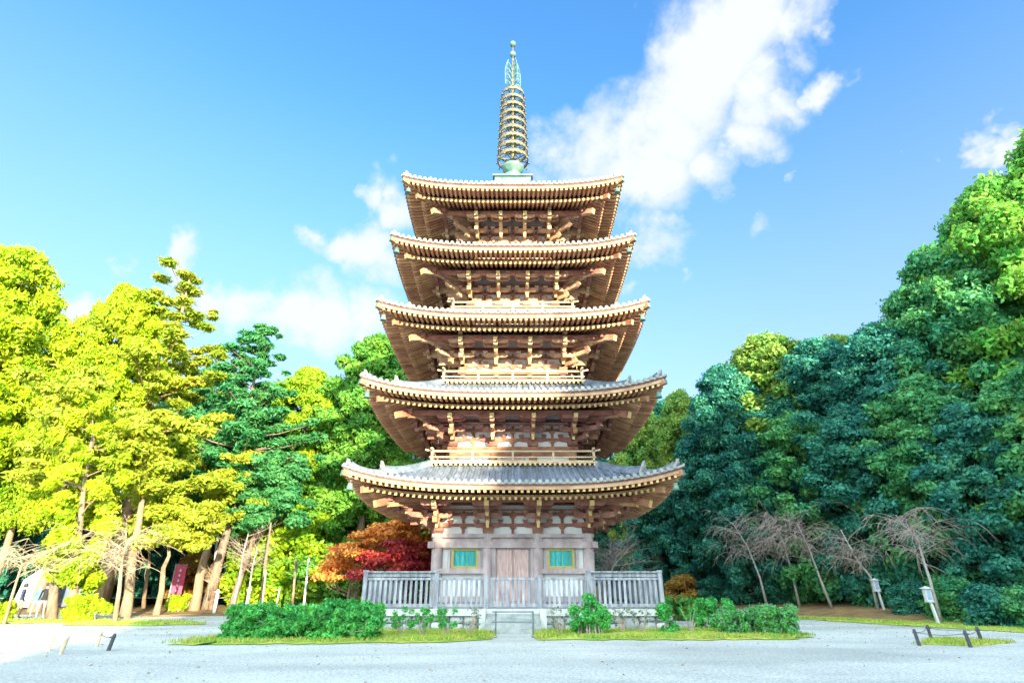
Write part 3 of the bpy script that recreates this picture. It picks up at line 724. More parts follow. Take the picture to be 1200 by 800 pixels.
def crown_broad(name, seed, Ht, Rr, ncl, nleaf, size, leaf, z0=.22, bark='bark', r0=None, squash=.8, clr=(.16, .28)):
    rng = np.random.default_rng(seed); cen = []; rad = []
    for i in range(ncl):
        zf_ = z0+(1-z0)*(i+.5)/ncl; zz = (zf_-z0)/(1-z0)
        env = Rr*(math.sin(math.pi*(zz*.82+.18))**.55)*rng.uniform(.62, 1.05)
        an = i*2.39996+rng.normal()*.3; r_ = env*(rng.random()**.35)*.86; rc = Rr*rng.uniform(*clr)
        cen.append((r_*math.cos(an), r_*math.sin(an), Ht*zf_-rc*.8)); rad.append(rc)
    V = leafcloud(cen, rad, nleaf, size, rng, squash, shell=.35)
    tr = MB(); branchy(tr, None, cen, r0 or Ht*.022, rng, 34)
    return V, tr, leaf, bark
def crown_column(name, seed, Ht, Rr, ncl, nleaf, size, leaf, z0=.12, bark='bark_light', droop=.6):
    rng = np.random.default_rng(seed); cen = []; rad = []
    for i in range(ncl):
        zz = ((i+.5)/ncl); zf_ = z0+(1-z0)*zz; env = Rr*min(1, (1-zz)*2.6+.16)**.75*min(1, .55+zz*1.4)
        an = i*2.39996+rng.normal()*.4; r_ = env*rng.uniform(.45, .95); rc = Rr*rng.uniform(.13, .24)*(1.1-.35*zz)
        cen.append((r_*math.cos(an), r_*math.sin(an), Ht*zf_-rc)); rad.append(rc)
    V = leafcloud(cen, rad, nleaf, size, rng, .9, aspect=2.0, droop=droop)
    tr = MB(); branchy(tr, None, cen, Ht*.016, rng, 20, top=.95)
    return V, tr, leaf, bark
def crown_pine(name, seed, Ht, Rr, nleaf, size, leaf, z0=.3, bark='bark_light', lean=0., r0=None):
    rng = np.random.default_rng(seed); cen = []; rad = []; tr = MB()
    P = [(lean*(i/8)*Ht+.2*math.sin(i*1.1), .2*math.cos(i*.9), Ht*.97*i/8) for i in range(9)]; r0 = r0 or Ht*.016
    tr.tube(P, [r0*(1.3 if i == 0 else 1)*(1-.85*i/8) for i in range(9)], 9)
    nw = 15
    for w_ in range(nw):
        zz = w_/(nw-1); z = Ht*(z0+(1-z0)*zz)*.97; j = z/Ht/.97*8; a_ = Vector(P[int(min(7, j))]).lerp(Vector(P[int(min(7, j))+1]), min(1, j-int(min(7, j))))
        L_ = Rr*((1-zz)**.6*.95+.10)*rng.uniform(.75, 1.1)
        for q in range(5 if zz < .85 else 3):
            an = q*2*math.pi/5+w_*1.1+rng.normal()*.25; d = Vector((math.cos(an), math.sin(an), 0)); l_ = L_*rng.uniform(.6, 1.1)
            e = a_+d*l_+Vector((0, 0, l_*(.12+.35*zz))); mid = a_.lerp(e, .5)-Vector((0, 0, l_*.05))
            tr.tube([a_, mid, e], [r0*.28*(1.1-zz), r0*.18*(1.1-zz), .02], 5, cap=False)
            for s_ in np.linspace(.38, 1.0, max(2, int(l_/.8))):
                p = a_.lerp(e, s_)+Vector((rng.normal()*.25, rng.normal()*.25, .12)); cen.append(tuple(p)); rad.append(rng.uniform(.5, .95)*(.55+.45*(1-zz)))
    cen.append((P[-1][0], P[-1][1], Ht*.98)); rad.append(.35)
    V = leafcloud(cen, rad, nleaf, size, rng, .42, up=.7, aspect=2.6, shell=.25)
    return V, tr, leaf, bark
def proto(key, gen, *a, **k):
    V, tr, leaf, bark = gen(key, *a, **k)
    c = quad_mesh('crown', V, leaf); t_ = tr.build('trunk', bark, smooth=True)
    COL.objects.unlink(c); COL.objects.unlink(t_); PROTO[key] = (c.data, t_.data, V[:, :, 2].max())
    bpy.data.objects.remove(c); bpy.data.objects.remove(t_)
def plant(name, key, loc, height, label, cat='tree', group=None, rz=0., wide=1.0, leaf=None, tilt=(0, 0)):
    cd, td, hz = PROTO[key]; root = empty(name, loc, rz); root.rotation_euler = (tilt[0], tilt[1], rz)
    s = height/hz; root.scale = (s*wide, s*wide, s)
    c = bpy.data.objects.new('crown', cd); COL.objects.link(c); c.parent = root
    t_ = bpy.data.objects.new('trunk', td); COL.objects.link(t_); t_.parent = root
    if leaf:
        c.material_slots[0].link = 'OBJECT'; c.material_slots[0].material = M[leaf]
    tag(root, label, cat, group); return root
proto('broadA', crown_broad, 11, 20, 6.5, 330, 170000, .165, 'lf_dark', z0=.10, clr=(.08, .17))
proto('broadB', crown_broad, 12, 20, 7.0, 380, 180000, .16, 'lf_mid', z0=.08, clr=(.07, .155))
proto('broadC', crown_broad, 13, 14, 5.5, 230, 110000, .16, 'lf_dark', z0=.04, clr=(.08, .17))
proto('broadS', crown_broad, 14, 8, 3.6, 70, 28000, .20, 'lf_green', z0=.10)
proto('colA', crown_column, 21, 22, 4.3, 260, 150000, .14, 'lf_lime', z0=.30)
proto('colB', crown_column, 22, 21, 4.0, 240, 140000, .14, 'lf_yel', z0=.33)
proto('colS', crown_column, 23, 12, 1.9, 60, 26000, .15, 'lf_lime', z0=.17)
proto('pineA', crown_pine, 31, 22, 5.6, 120000, .12, 'lf_pine', z0=.26)
proto('pineB', crown_pine, 32, 20, 4.8, 105000, .12, 'lf_pined', z0=.34, bark='bark')
proto('bush', crown_broad, 15, 3.2, 2.4, 30, 16000, .13, 'lf_dark', z0=.05, r0=.06, clr=(.2, .34))
def tp(px, py, Y):       # treetop pixel at depth Y -> foot, height
    p = at(px, py, Y); z = HH(p.x, Y); return (p.x, Y, z-.1), p.z-z+.1
def T(name, key, px, py, Y, label, **k):
    loc, h = tp(px, py, Y); return plant(name, key, loc, h, label, **k)
RG = 'evergreen trees on the right slope'; LG = 'tall trees left of the pagoda'
T('broadleaf_tree', 'broadB', 1235, 128, 29, 'tallest bright green broadleaf tree at the right edge of the photo', group=RG, rz=.4, wide=.85, leaf='lf_bright')
T('broadleaf_tree', 'broadB', 1150, 208, 31, 'green broadleaf tree with sunlit crown, second from the right edge along the skyline', group=RG, rz=2.1, wide=.85, leaf='lf_bright')
T('broadleaf_tree', 'broadA', 1085, 285, 33, 'green tree whose crown steps down left of the two tallest right-hand trees', group=RG, rz=1.2, wide=.9, leaf='lf_mid')
T('broadleaf_tree', 'broadA', 1020, 375, 35, 'dark teal evergreen at the dip of the right skyline', group=RG, rz=3.3, wide=1.0)
T('broadleaf_tree', 'broadB', 955, 395, 39, 'dark rounded evergreen behind the clipped shrub bed right of the pagoda', group=RG, rz=4.0, wide=1.1, leaf='lf_dark')
T('broadleaf_tree', 'broadA', 895, 388, 44, 'evergreen with yellow-green sunlit top right of the pagoda', group=RG, rz=5.1, wide=1.15, leaf='lf_hill')
T('broadleaf_tree', 'broadB', 975, 392, 46, 'evergreen with a thin sunlit rim at the highest point of the middle right skyline', group=RG, rz=1.1, wide=1.1, leaf='lf_hill')
T('broadleaf_tree', 'broadA', 842, 425, 43, 'dark narrow evergreen nearest the pagoda on the right', group=RG, rz=.9, wide=.95)
T('broadleaf_tree', 'broadB', 795, 455, 54, 'light green tree showing just right of the second roof corner', group=RG, rz=2.9, wide=.8, leaf='lf_hill')
T('broadleaf_tree', 'broadA', 745, 470, 60, 'pale green tree partly hidden behind the pagoda roofs on the right', group=RG, rz=1.9, wide=.8, leaf='lf_hill')
und = [(1190,430,27.5,'lf_mid'),(1120,470,29,'lf_dark'),(1060,440,32,'lf_mid'),(990,470,35,'lf_dark'),(925,480,38.5,'lf_mid'),(870,520,41,'lf_dark'),(815,540,46,'lf_dark'),(765,555,50,'lf_dark'),(1240,380,25,'lf_mid')]
for i, (px, py, Y, lf) in enumerate(und):
    T('understorey_tree', 'broadC', px, py, Y, ['dense lower evergreen filling the slope under the tallest right tree','dense lower evergreen above the white box on its post','dark lower evergreen left of the two box posts','dark lower evergreen above the weeping cherries','dark lower evergreen behind the middle weeping cherry','deep shaded evergreen left of the weeping cherries','deep shaded evergreen just right of the lowest pagoda roof','dark evergreen behind the fence corner right of the pagoda','lower evergreen cut off by the right photo edge'][i], cat='tree', group='lower evergreens under the right skyline', rz=i*1.7, wide=1.05, leaf=lf)
bl = [(1195,690,25,'lf_mid'),(1150,688,26,'lf_dark'),(1110,680,28.5,'lf_mid'),(1065,685,31,'lf_dark'),(1020,680,34.5,'lf_mid'),(975,682,38,'lf_dark'),(925,680,40,'lf_dark'),(880,676,42,'lf_dark'),(835,680,43,'lf_dark'),(800,678,44,'lf_autumn')]
for i, (px, py, Y, lf) in enumerate(bl):
    T('bush', 'bush', px, py-8, Y, ['low bush at the right edge beneath tall trees','low dark bush beside the yellow lit stems','low green bush behind the right box post','low dark bush between the two box posts','low green bush behind the left box post','low dark bush behind the rightmost cherry trunk','low dark bush behind the middle cherry trunk','low dark bush behind the left cherry trunk','low dark bush behind the clipped shrub bed','rusty autumn bush just right of the fence corner'][i], cat='bush', group='bushes at the foot of the right slope', rz=i*1.3, wide=1.2, leaf=lf)
# left
T('cypress_tree', 'colA', 30, 290, 37, 'tallest lime-green cypress at the left edge of the photo', group=LG, rz=.3, wide=.95)
T('cypress_tree', 'colB', -60, 340, 34, 'lime-green cypress cut off by the left photo edge', group=LG, rz=2.3, wide=1.2, leaf='lf_lime')
T('cypress_tree', 'colB', 85, 415, 43, 'lime cypress filling between the two tallest left trees', group=LG, rz=1.1, wide=.95)
T('cypress_tree', 'colA', 160, 335, 40, 'tall lime-green cypress with rounded top, second from the left', group=LG, rz=1.3, wide=.85)
T('pine_tree', 'pineA', 222, 318, 42, 'sunlit yellow-green pine with layered boughs left of the dark pine', group=LG, rz=.6, wide=1.1)
T('pine_tree', 'pineB', 313, 382, 44, 'dark green layered pine standing midway left of the pagoda', group=LG, rz=2.0, wide=1.0)
T('cypress_tree', 'colB', 365, 430, 50, 'yellow-green tree with reddish top between dark pine and pagoda', group=LG, rz=2.6, wide=1.1)
T('cypress_tree', 'colB', 447, 393, 48, 'fresh green tree rising beside the left corners of the roofs', group=LG, rz=.2, wide=1.1, leaf='lf_green')
T('cypress_tree', 'colA', 405, 455, 55, 'teal-green cypress behind, between two brighter trees', group=LG, rz=4.2, wide=1.1, leaf='lf_pined')
T('cypress_tree', 'colA', 262, 430, 56, 'green cypress peeping between the sunlit and the dark pine', group=LG, rz=5.2, wide=1.2, leaf='lf_mid')
T('cypress_tree', 'colA', 495, 440, 60, 'green tree mostly hidden behind the pagoda on its left', group=LG, rz=5.7, wide=1.2, leaf='lf_mid')
pc = at(86, 716, 30); plant('young_cypress', 'colS', (pc.x, 30, -.1), 12.2, 'slim bright lime young cypress in front of the left trees', rz=0, wide=1.1, tilt=(0, -.20))
ll = [(20,560,47,'broadC','lf_dark'),(130,575,50,'broadC','lf_dark'),(190,590,52,'broadC','lf_dark'),(255,585,54,'broadC','lf_dark'),(325,590,50,'broadS','lf_yel'),(362,580,48,'broadS','lf_yel'),(400,540,49,'broadC','lf_green'),(440,500,52,'broadC','lf_green'),(480,540,50,'broadC','lf_green'),(235,640,50,'broadS','lf_autumn'),(290,640,56,'broadS','lf_dark'),(160,640,58,'broadS','lf_autumn'),(70,610,56,'broadC','lf_dark')]
lb_ = ['dark shaded tree low at the left photo edge','dark teal tree seen between the first trunks from the left','dark shaded tree behind the sunlit pine trunk','dark shaded tree behind the leaning grey trunk','small yellow-green tree below the dark pine','small bright yellow-green tree left of the maples','green broadleaf tree behind the orange maple','green broadleaf tree beneath the second roof corner','green broadleaf tree behind the left fence bay','small rust-coloured tree deep behind the leaning trunk','small dark tree deep behind the bare grey sapling','small rust-coloured tree deep behind the pale trunk','dark tree deep behind the white and blue tent']
for i, (px, py, Y, kk, lf) in enumerate(ll): T('background_tree', kk, px, py, Y, lb_[i], cat='tree', group='background trees behind the left trunks', rz=i*2.1, wide=1.15, leaf=lf)
for i in range(16):     # the forest that closes the view further back
    x = -75+i*5.2 if i < 10 else 8+(i-10)*13; Y = 66+(i % 3)*4; k_ = ('broadC', 'broadA')[i % 2]
    h = 11+(i*37 % 5) if x < 0 else 17+(i*37 % 4)
    if -60 < x < -20 and i<10: h -= 2
    plant('forest_tree', k_, (x, Y, HH(x, Y)-.2), h, 'dark tree in the shaded forest closing the view behind', 'tree', 'far forest trees', rz=i*1.9, wide=1.25, leaf='lf_dark')
# trees behind the camera whose shade falls over the court and the foot of the pagoda
A_ = R(SUN_AZ)
def shade_row():
    pv = Vector((math.cos(A_), math.sin(A_), 0)); sv = Vector((math.sin(A_), -math.cos(A_), 0))
    for i, (u, w_, h) in enumerate([(-.6,27,11.5),(3.2,27,12),(6.5,25,12.0),(10.5,27,14.5),(14,25,18.5),(17.5,27,21.5),(22,25,22),(27,27,22.5),(32,25,23),(37,27,23.5),(42,25,24),(9,33,11),(18,34,16),(29,34,19)]):
        p = pv*u+sv*w_
        plant('shade_tree', ('broadC', 'broadA')[i % 2 if h > 14 else 0], (p.x, p.y, -.1), h, 'evergreen tree on the near side of the court behind the camera', 'tree', 'trees on the near side of the court', rz=i*1.3, wide=1.0 if h > 14 else 1.15, leaf='lf_dark')
shade_row()

# maples: sunlit and shaded foliage split into orange and red trees
def maple(name, loc, Ht, Rr, leaf, seed, label, nleaf=24000, flat=.28):
    rng = np.random.default_rng(seed); cen = []; rad = []
    for i in range(70):
        an = rng.uniform(0, 6.283); r_ = Rr*rng.random()**.5; z = Ht*(.35+.58*(1-(r_/Rr)**2*.75)*rng.uniform(.55, 1)); cen.append((r_*math.cos(an), r_*math.sin(an)*.7, z)); rad.append(rng.uniform(.4, .85))
    V = leafcloud(cen, rad, nleaf, .13, rng, flat, up=.8, aspect=1.3, shell=.2)
    root = empty(name, loc); tr = MB(); branchy(tr, None, cen, .14, rng, 34, top=.6)
    quad_mesh('crown', V, leaf, root); tr.build('trunk', 'bark', root, smooth=True); tag(root, label, 'maple'); return root
p = at(452, 690, 33); maple('maple_tree', (p.x-.3, 34.5, 0), 6.2, 3.4, 'lf_orange_lit', 41, 'orange autumn maple spreading left of the pagoda wall', 30000)
p = at(478, 700, 31); maple('maple_tree', (p.x-.4, 32.0, 0), 4.2, 2.9, 'lf_red_shade', 42, 'shaded maple foliage, its shade put into deep red leaves, low behind the left fence bay', 26000)
p = at(398, 700, 33); maple('maple_tree', (p.x-.6, 37, 0), 4.2, 1.8, 'lf_orange_lit', 43, 'small orange maple at the left tip of the orange foliage', 9000)

# bare trees
def bare(name, base, pts, label, cat, seed, m='twig', r0=.09, ntw=60, length=2.4, weep=.9, spread=1.0, group=None, sub=7):
    """trunk through pts (offsets from base); twigs leave its upper half and droop by 'weep'"""
    rng = random.Random(seed); root = empty(name, base); tr = MB(); P = [Vector(p) for p in pts]; n = len(P)
    tr.tube(P, [r0*(1-.75*i/(n-1)) for i in range(n)], 7); br = MB()
    for i in range(ntw):
        f = rng.uniform(.42, 1)**.8*(n-1); j = min(n-2, int(f)); a_ = P[j].lerp(P[j+1], f-j)
        an = rng.uniform(0, 6.283); d = Vector((math.cos(an), math.sin(an), rng.uniform(.15, .9))).normalized(); l_ = length*rng.uniform(.45, 1)
        Q = [a_.copy()]; v = d.copy(); s_ = l_/6
        for k in range(6):
            v = (v+Vector((rng.gauss(0, .12), rng.gauss(0, .12), -weep*.28*(k/3)))).normalized(); Q.append(Q[-1]+v*s_*spread)
        rr = r0*.22*rng.uniform(.6, 1); br.tube(Q, [rr*(1-.8*k/6) for k in range(7)], 4, cap=False)
        for q in range(sub):
            k = rng.randint(1, 6); b0 = Q[k]; v2 = (v*.4+Vector((rng.gauss(0, .6), rng.gauss(0, .6), rng.uniform(-.2, .5)-weep*.4))).normalized(); Q2 = [b0]
            for z in range(4):
                v2 = (v2+Vector((rng.gauss(0, .15), rng.gauss(0, .15), -weep*.3))).normalized(); Q2.append(Q2[-1]+v2*l_*.11)
            br.tube(Q2, [.010, .008, .007, .005, .003], 3, cap=False)
    tr.build('trunk', 'bark_grey' if m == 'twig' else 'bark_light', root, smooth=True); br.build('twigs', m, root); tag(root, label, cat, group); return root
def bt(px, py, Y): p = at(px, py, Y); return p
CH = [  # base px, bend px, top px, Y
 ((899,708),(890,675),(876,640),(858,612),38,'weeping cherry with bare drooping twigs, leftmost of the right-hand row'),
 ((937,710),(928,670),(918,635),(905,605),37,'bare weeping cherry standing behind the clipped shrub bed'),
 ((977,720),(962,680),(948,642),(934,612),35,'bare weeping cherry with forked pale trunk, third in the row'),
 ((1031,723),(1020,675),(1004,655),(985,620),33,'bare weeping cherry just left of the small box post'),
 ((1105,735),(1090,680),(1074,630),(1055,610),28,'bare weeping cherry with tall pale trunk beside the larger box post')]
for i, (b0, b1, b2, b3, Y, lab) in enumerate(CH):
    P = [at(*q, Y) for q in (b0, b1, b2, b3)]; z = HH(P[0].x, Y); base = Vector((P[0].x, Y, z)); P[0].z = z-.05
    bare('weeping_cherry', base, [q-base for q in P], lab, 'cherry tree', 50+i, 'twig', .09, 40, 2.4+.3*(i%3), .62+.1*(i%2), group='bare weeping cherries on the right')
for i, (b0, b1, b2, b3, Y, lab, L_) in enumerate([((134,731),(140,690),(143,655),(150,632),28,'pale bare weeping cherry on the small grass patch at left',3.2),((5,730),(15,695),(26,660),(20,645),28,'pale bare weeping cherry leaning at the left photo edge',1.9),((100,708),(108,680),(112,665),(104,650),34,'pale bare cherry half hidden behind the young cypress',2.8)]):
    P = [at(*q, Y) for q in (b0, b1, b2, b3)]; base = Vector((P[0].x, Y, 0)); P[0].z = -.05
    bare('weeping_cherry', base, [q-base for q in P], lab, 'cherry tree', 60+i, 'twig_pale', .12 if i == 0 else .08, 30, L_, .5, group='bare weeping cherries on the left')
# upright bare trees
for (px, Y, h, lab, sd_, ln, m, r0) in [(238,37,3.2,'thin bare sapling with star-like twigs in front of the leaning trunk',70,1.1,'twig_pale',.04),(272,42,6.4,'grey bare tree with upswept branches below the dark pine',71,2.6,'twig',.10),(286,42,5.2,'smaller grey bare tree right beside the upswept one',72,2.0,'twig',.08)]:
    p = at(px, 715, Y); z = HH(p.x, Y)
    bare('bare_tree', (p.x, Y, z), [(0,0,-.05),(.1,0,h*.3),(0,.1,h*.55),(.15,0,h*.8)], lab, 'bare tree', sd_, m, r0, 22, ln, -.15, sub=5)
p = at(708, 700, 37.5); bare('bare_tree', (p.x, 37.5, .1), [(0,0,-.05),(.15,0,1.0),(.5,0,2.2),(1.0,0,3.4)], 'wide bare grey tree behind the right fence bay', 'bare tree', 75, 'twig', .10, 44, 3.4, .0, sub=8)
# free-standing trunks (lean as in the photo)
def stem(name, px0, py0, px1, py1, Y, r, lab, m='bark_light', cat='tree', key=None):
    a_ = at(px0, py0, Y); b_ = at(px1, py1, Y); z = HH(a_.x, Y); a_.z = z-.1; root = empty(name, a_); tr = MB(); d = b_-a_; rng = random.Random(px0)
    P = [d*(i/8)+Vector((rng.gauss(0, .05), rng.gauss(0, .05), 0)) for i in range(9)]; P[0] = Vector((0,0,0))
    tr.tube(P, [r*f_ for f_ in (1.35,1.02,.95,.86,.74,.6,.44,.27,.08)], 12)
    tr.build('trunk', m, root, smooth=True)
    rg = np.random.default_rng(px0); cen = [tuple(d*f_+Vector((rg.normal()*1.25, rg.normal()*.8-.5, .5))) for f_ in np.linspace(.62, 1.12, 34)]
    quad_mesh('crown', leafcloud(cen, [rg.uniform(.5, .95) for _ in cen], 17000, .14, rg, .42, up=.7, aspect=2.2, shell=.3), key or 'lf_pine', root)
    tag(root, lab, cat); return root
stem('pine_tree', 147, 722, 176, 520, 34, .25, 'pine with thick pale sunlit trunk right of the young cypress')
stem('pine_tree', 61, 725, 84, 470, 31, .20, 'tall slim brown-trunked pine behind the strolling people', 'bark')
stem('pine_tree', 183, 718, 205, 610, 36, .17, 'short pine with pale twin trunk left of the pink banner')
stem('pine_tree', 228, 708, 262, 560, 42, .30, 'pine with grey trunk leaning right beside the pink banner', 'bark_light', key='lf_pine')
stem('pine_tree', 252, 705, 256, 590, 46, .16, 'pine with slim straight bluish trunk behind the leaning trunk', 'bark_grey', key='lf_pined')
stem('pine_tree', 272, 708, 316, 560, 44, .22, 'dark-trunked pine leaning right under the dark boughs', 'bark', key='lf_pined')
stem('pine_tree', 306, 706, 322, 575, 43, .13, 'thin dark-trunked pine under the dark boughs', 'bark', key='lf_pined')
stem('pine_tree', 170, 708, 178, 600, 46, .13, 'thin pale-trunked pine deep between the left trunks', 'bark_light')

# hedges and shrubs
def shrub(name, boxes, n, size, leaf, seed, label, cat, dots=None, bark=True):
    rng = np.random.default_rng(seed); root = empty(name, boxes[0][0]); o0 = np.array(boxes[0][0]); cen = []; rad = []
    for (c, d) in boxes:
        k = max(5, int(d[0]*d[1]*d[2]/.022))
        for _ in range(k): cen.append(tuple(np.array(c)-o0+np.array([rng.uniform(-.5, .5)*d[0], rng.uniform(-.5, .5)*d[1], rng.uniform(.12, 1)*d[2]-.1]))); rad.append(rng.uniform(.10, .22))
    V = leafcloud(cen, rad, n, size, rng, 1, shell=.25, aspect=2.0); V[:, :, 2] = np.maximum(V[:, :, 2], .0)
    quad_mesh('foliage', V, leaf, root)
    if dots: quad_mesh('pale_leaves', leafcloud(cen, rad, n//4, size*.9, rng, 1.05, shell=.8), dots, root)
    tr = MB(); rg = random.Random(seed)
    for i in range(0, len(cen), max(1, len(cen)//24)): c = Vector(cen[i]); tr.tube([(c.x*.8, c.y, -.03), c*.7, c], [.025,.016,.008], 5)
    tr.build('stems', 'twig', root); tag(root, label, cat); return root
hb = [((-6.5,19.3,0),(4.6,1.1,1.0)),((-5.0,19.6,0),(1.7,1.3,1.14)),((-7.6,19.3,0),(2.3,1.1,.92))]
shrub('hedge', hb, 70000, .06, 'lf_hedge', 80, 'long clipped bright green hedge in front of the left fence bay', 'hedge')
shrub('azalea_bed', [((8.1,21.2,0),(2.2,1.0,.78)),((8.75,20.9,0),(1.3,1.1,.9))], 30000, .055, 'lf_hedge', 81, 'sprawling green shrub bed with silvery twigs right of the lawn', 'shrub', 'lf_pale')
shrub('azalea_bed', [((8.0,24.4,0),(1.7,.9,1.1))], 12000, .07, 'lf_hedge', 82, 'smaller green shrub behind the sprawling bed', 'shrub')
shrub('round_shrub', [((2.6,20.8,.15),(1.15,.8,.75)),((2.65,20.8,.6),(.3,.3,.75))], 8000, .055, 'lf_hedge', 83, 'round open green shrub with pointed top right of the steps', 'shrub')
shrub('pruned_pine_shrub', [((5.35,21.2,0),(.6,.45,.42)),((5.15,21.2,.55),(.28,.26,.38))], 6500, .05, 'lf_hedge', 84, 'small two-tiered pruned green shrub near the fence corner', 'shrub')
shrub('corner_bush', [((8.1,31,0),(1.6,1,1.1))], 9000, .09, 'lf_hedge', 85, 'green bush on the gravel past the right fence corner', 'shrub', 'lf_autumn')
shrub('roadside_bush', [((-20.6,29.3,0),(1.0,.9,1.1)),((-19.8,29.3,.6),(1.0,.5,.3))], 12000, .10, 'lf_lime', 86, 'lime-green bush beside the strolling people', 'bush')
shrub('left_edge_bush', [((-25.1,30.5,0),(.7,.8,.8))], 8000, .10, 'lf_lime', 87, 'lime-green bush cut off by the left photo edge', 'bush')
shrub('small_bush', [((-22.5,41,0),(1.1,.9,1.1))], 6000, .10, 'lf_lime', 88, 'small lime bush at the foot of the leaning pine', 'bush')
for i, (x, y, n_, lab) in enumerate([(-2.1,20.1,3,'low leafy twig plant at the right end of the left lawn'),(-2.9,20.1,4,'low leafy twig plant standing mid left lawn'),(-3.6,20.2,3,'low leafy twig plant beside the hedge end'),(-1.4,20.3,3,'pale bare twig plant left of the steps'),(1.6,20.8,3,'slim pale twig plant right of the steps'),(3.7,21,3,'pale twig plant between the round and the pruned shrub'),(4.4,21.2,2,'tiny twig plant close to the pruned shrub'),(6.1,21.4,3,'tiny twig plant right of the pruned shrub')]):
    rg = np.random.default_rng(90+i); root = empty('twig_plant', (x, y, .1)); tr = MB(); cen = []
    for q in range(6+n_*2):
        an = rg.uniform(0, 6.28); e = Vector((.28*math.cos(an), .22*math.sin(an), rg.uniform(.25, .75))); tr.tube([(0,0,-.1), e*.55+Vector((0,0,.06)), e], [.014,.010,.004], 4); cen.append(tuple(e))
    tr.build('stems', 'twig_pale' if i in (3, 4, 5) else 'twig', root)
    quad_mesh('leaves', leafcloud(cen, [.09]*len(cen), 900 if i in (1, 0, 2) else 220, .045, rg), 'lf_hedge' if i in (0, 1, 2, 7) else 'lf_pale', root); tag(root, lab, 'plant', 'young twig plants on the lawns')

# ------------------------------------------------------------------ street furniture
def stake(name, px, py, h, m, label, group, lean=(0, 0)):
    p = gp(px, py); mb = MB(); mb.tube([(0,0,-.1), (lean[0], lean[1], h*.9), (lean[0]*1.02, lean[1]*1.02, h)], [.05,.045,.03], 8); mb.box((lean[0]*.5, lean[1]*.5, h*.78), (.11, .11, .03))
    o = mb.build(name, m, loc=p); tag(o, label, 'stake', group); return p+Vector((lean[0], lean[1], h*.8))
GR = 'dark stakes around the small right grass patch'
pts = [stake('stake', *q, .42, 'stake', lb, GR, ln) for q, lb, ln in (((1078,756),'short dark stake at the near left corner of the right grass patch',(-.05,0)),((1138,758),'short dark stake at the near right corner of the right grass patch',(-.05,0)),((1151,752),'short dark stake at the far right corner of the right grass patch',(-.03,0)),((1092,749),'short dark stake at the far left corner of the right grass patch',(-.03,0)))]
def rope(P, label):
    mb = MB()
    for i in range(len(P)-1):
        a_, b_ = P[i], P[i+1]; mb.tube([a_.lerp(b_, t_)-Vector((0,0,.22*t_*(1-t_))) for t_ in (0,.25,.5,.75,1)], .008, 5)
    o = mb.build('rope', 'rope'); tag(o, label, 'rope')
rope(pts+[pts[0]], 'thin dark rope strung round the four right-hand stakes')
GL = 'short stakes on the left gravel'
pl = [stake('stake', *q, .40, m_, lb, GL, ln) for q, m_, lb, ln in (((56,762),'stakew','pale short stake farthest left on the gravel',(.03,0)),((70,766),'stakew','pale short stake leaning, second from left on the gravel',(.08,0)),((113,757),'stakew','short brown stake tied to the black one on the left gravel',(.02,0)),((126,762),'stake','short black stake, rightmost on the left gravel',(.08,0)))]
rope([pl[2], pl[3]], 'short dark rope between the two right stakes on the left gravel')
for i, (px, py, Y, h, lab) in enumerate([(1098,731,27.2,2.5,'larger pale box with small roof on a white post'),(1037,725,32.5,2.5,'smaller pale box on a slim white post left of the larger one')]):
    p = at(px, py, Y); z = HH(p.x, Y); p.z = z; root = empty('box_post', p, parent=None); root.scale = (.72, .72, .80); q = MB()
    ln = (-.05, 0); q.beam((.12, 0, -.1), (ln[0]*.2, 0, 1.15 if i == 0 else 1.3), .15 if i == 0 else .09, .13); q.build('post', 'post', root)
    bx = MB(); bx.box((-.08, 0, 1.5), (.36, .28, .62)); bx.box((-.08, 0, 1.16), (.42, .33, .05)); bx.build('lantern_box', 'post', root)
    rf_ = MB(); rf_.add([(-.36,-.24,1.82),(.20,-.24,1.82),(.20,.24,1.82),(-.36,.24,1.82),(-.08,-.0,1.96)], [(0,1,4),(1,2,4),(2,3,4),(3,0,4),(3,2,1,0)]); rf_.build('box_roof', 'post', root)
    gl = MB(); gl.box((-.08, -.145, 1.5), (.26, .012, .48)); gl.build('box_panel', 'tarp', root)
    tag(root, lab, 'lantern post', 'pale boxes on posts')
for i, (px, py, px1, py1, Y, r_, m_, lab) in enumerate([(251,716,256,690,38,.10,'post','stout pale stake left end above the hedge'),(288,714,293,688,39,.09,'post','pale stake above the hedge, second from left'),(307,712,312,668,41,.05,'bark_grey','thin tall grey pole above the hedge'),(323,712,328,688,40,.06,'bark_grey','short thin grey pole above the hedge middle'),(343,711,347,655,40,.08,'bark','dark brown pole above the hedge middle'),(356,711,362,653,40,.07,'post','tall white pole beside the dark brown pole'),(218,716,224,700,42,.07,'bark_light','short pale peg near the pink banner')]):
    a_ = at(px, py, Y); b_ = at(px1, py1, Y); z = HH(a_.x, Y); a_.z = z-.05; mb = MB(); d = b_-a_; mb.tube([(0,0,0), d*.96, d], [r_, r_*.9, r_*.5], 8); mb.box(tuple(d*.9), (r_*2.5, r_*2.5, .05))
    tag(mb.build('garden_pole', m_, loc=a_), lab, 'pole', 'poles and stakes behind the hedge')
for i, (px, py, lab) in enumerate([(97,722,'pale wooden bollard left of the cherry trunk by the path'),(117,720,'pale wooden bollard nearest the cherry trunk by the path')]):
    p = gp(px, py); mb = MB(); mb.tube([(0,0,-.1),(0,0,.75),(0,0,.85)], [.10,.10,.05], 10); mb.tube([(0,0,.6),(0,0,.66)], .115, 10); tag(mb.build('bollard', 'stakew', loc=p), lab, 'bollard', 'wooden bollards along the left path')
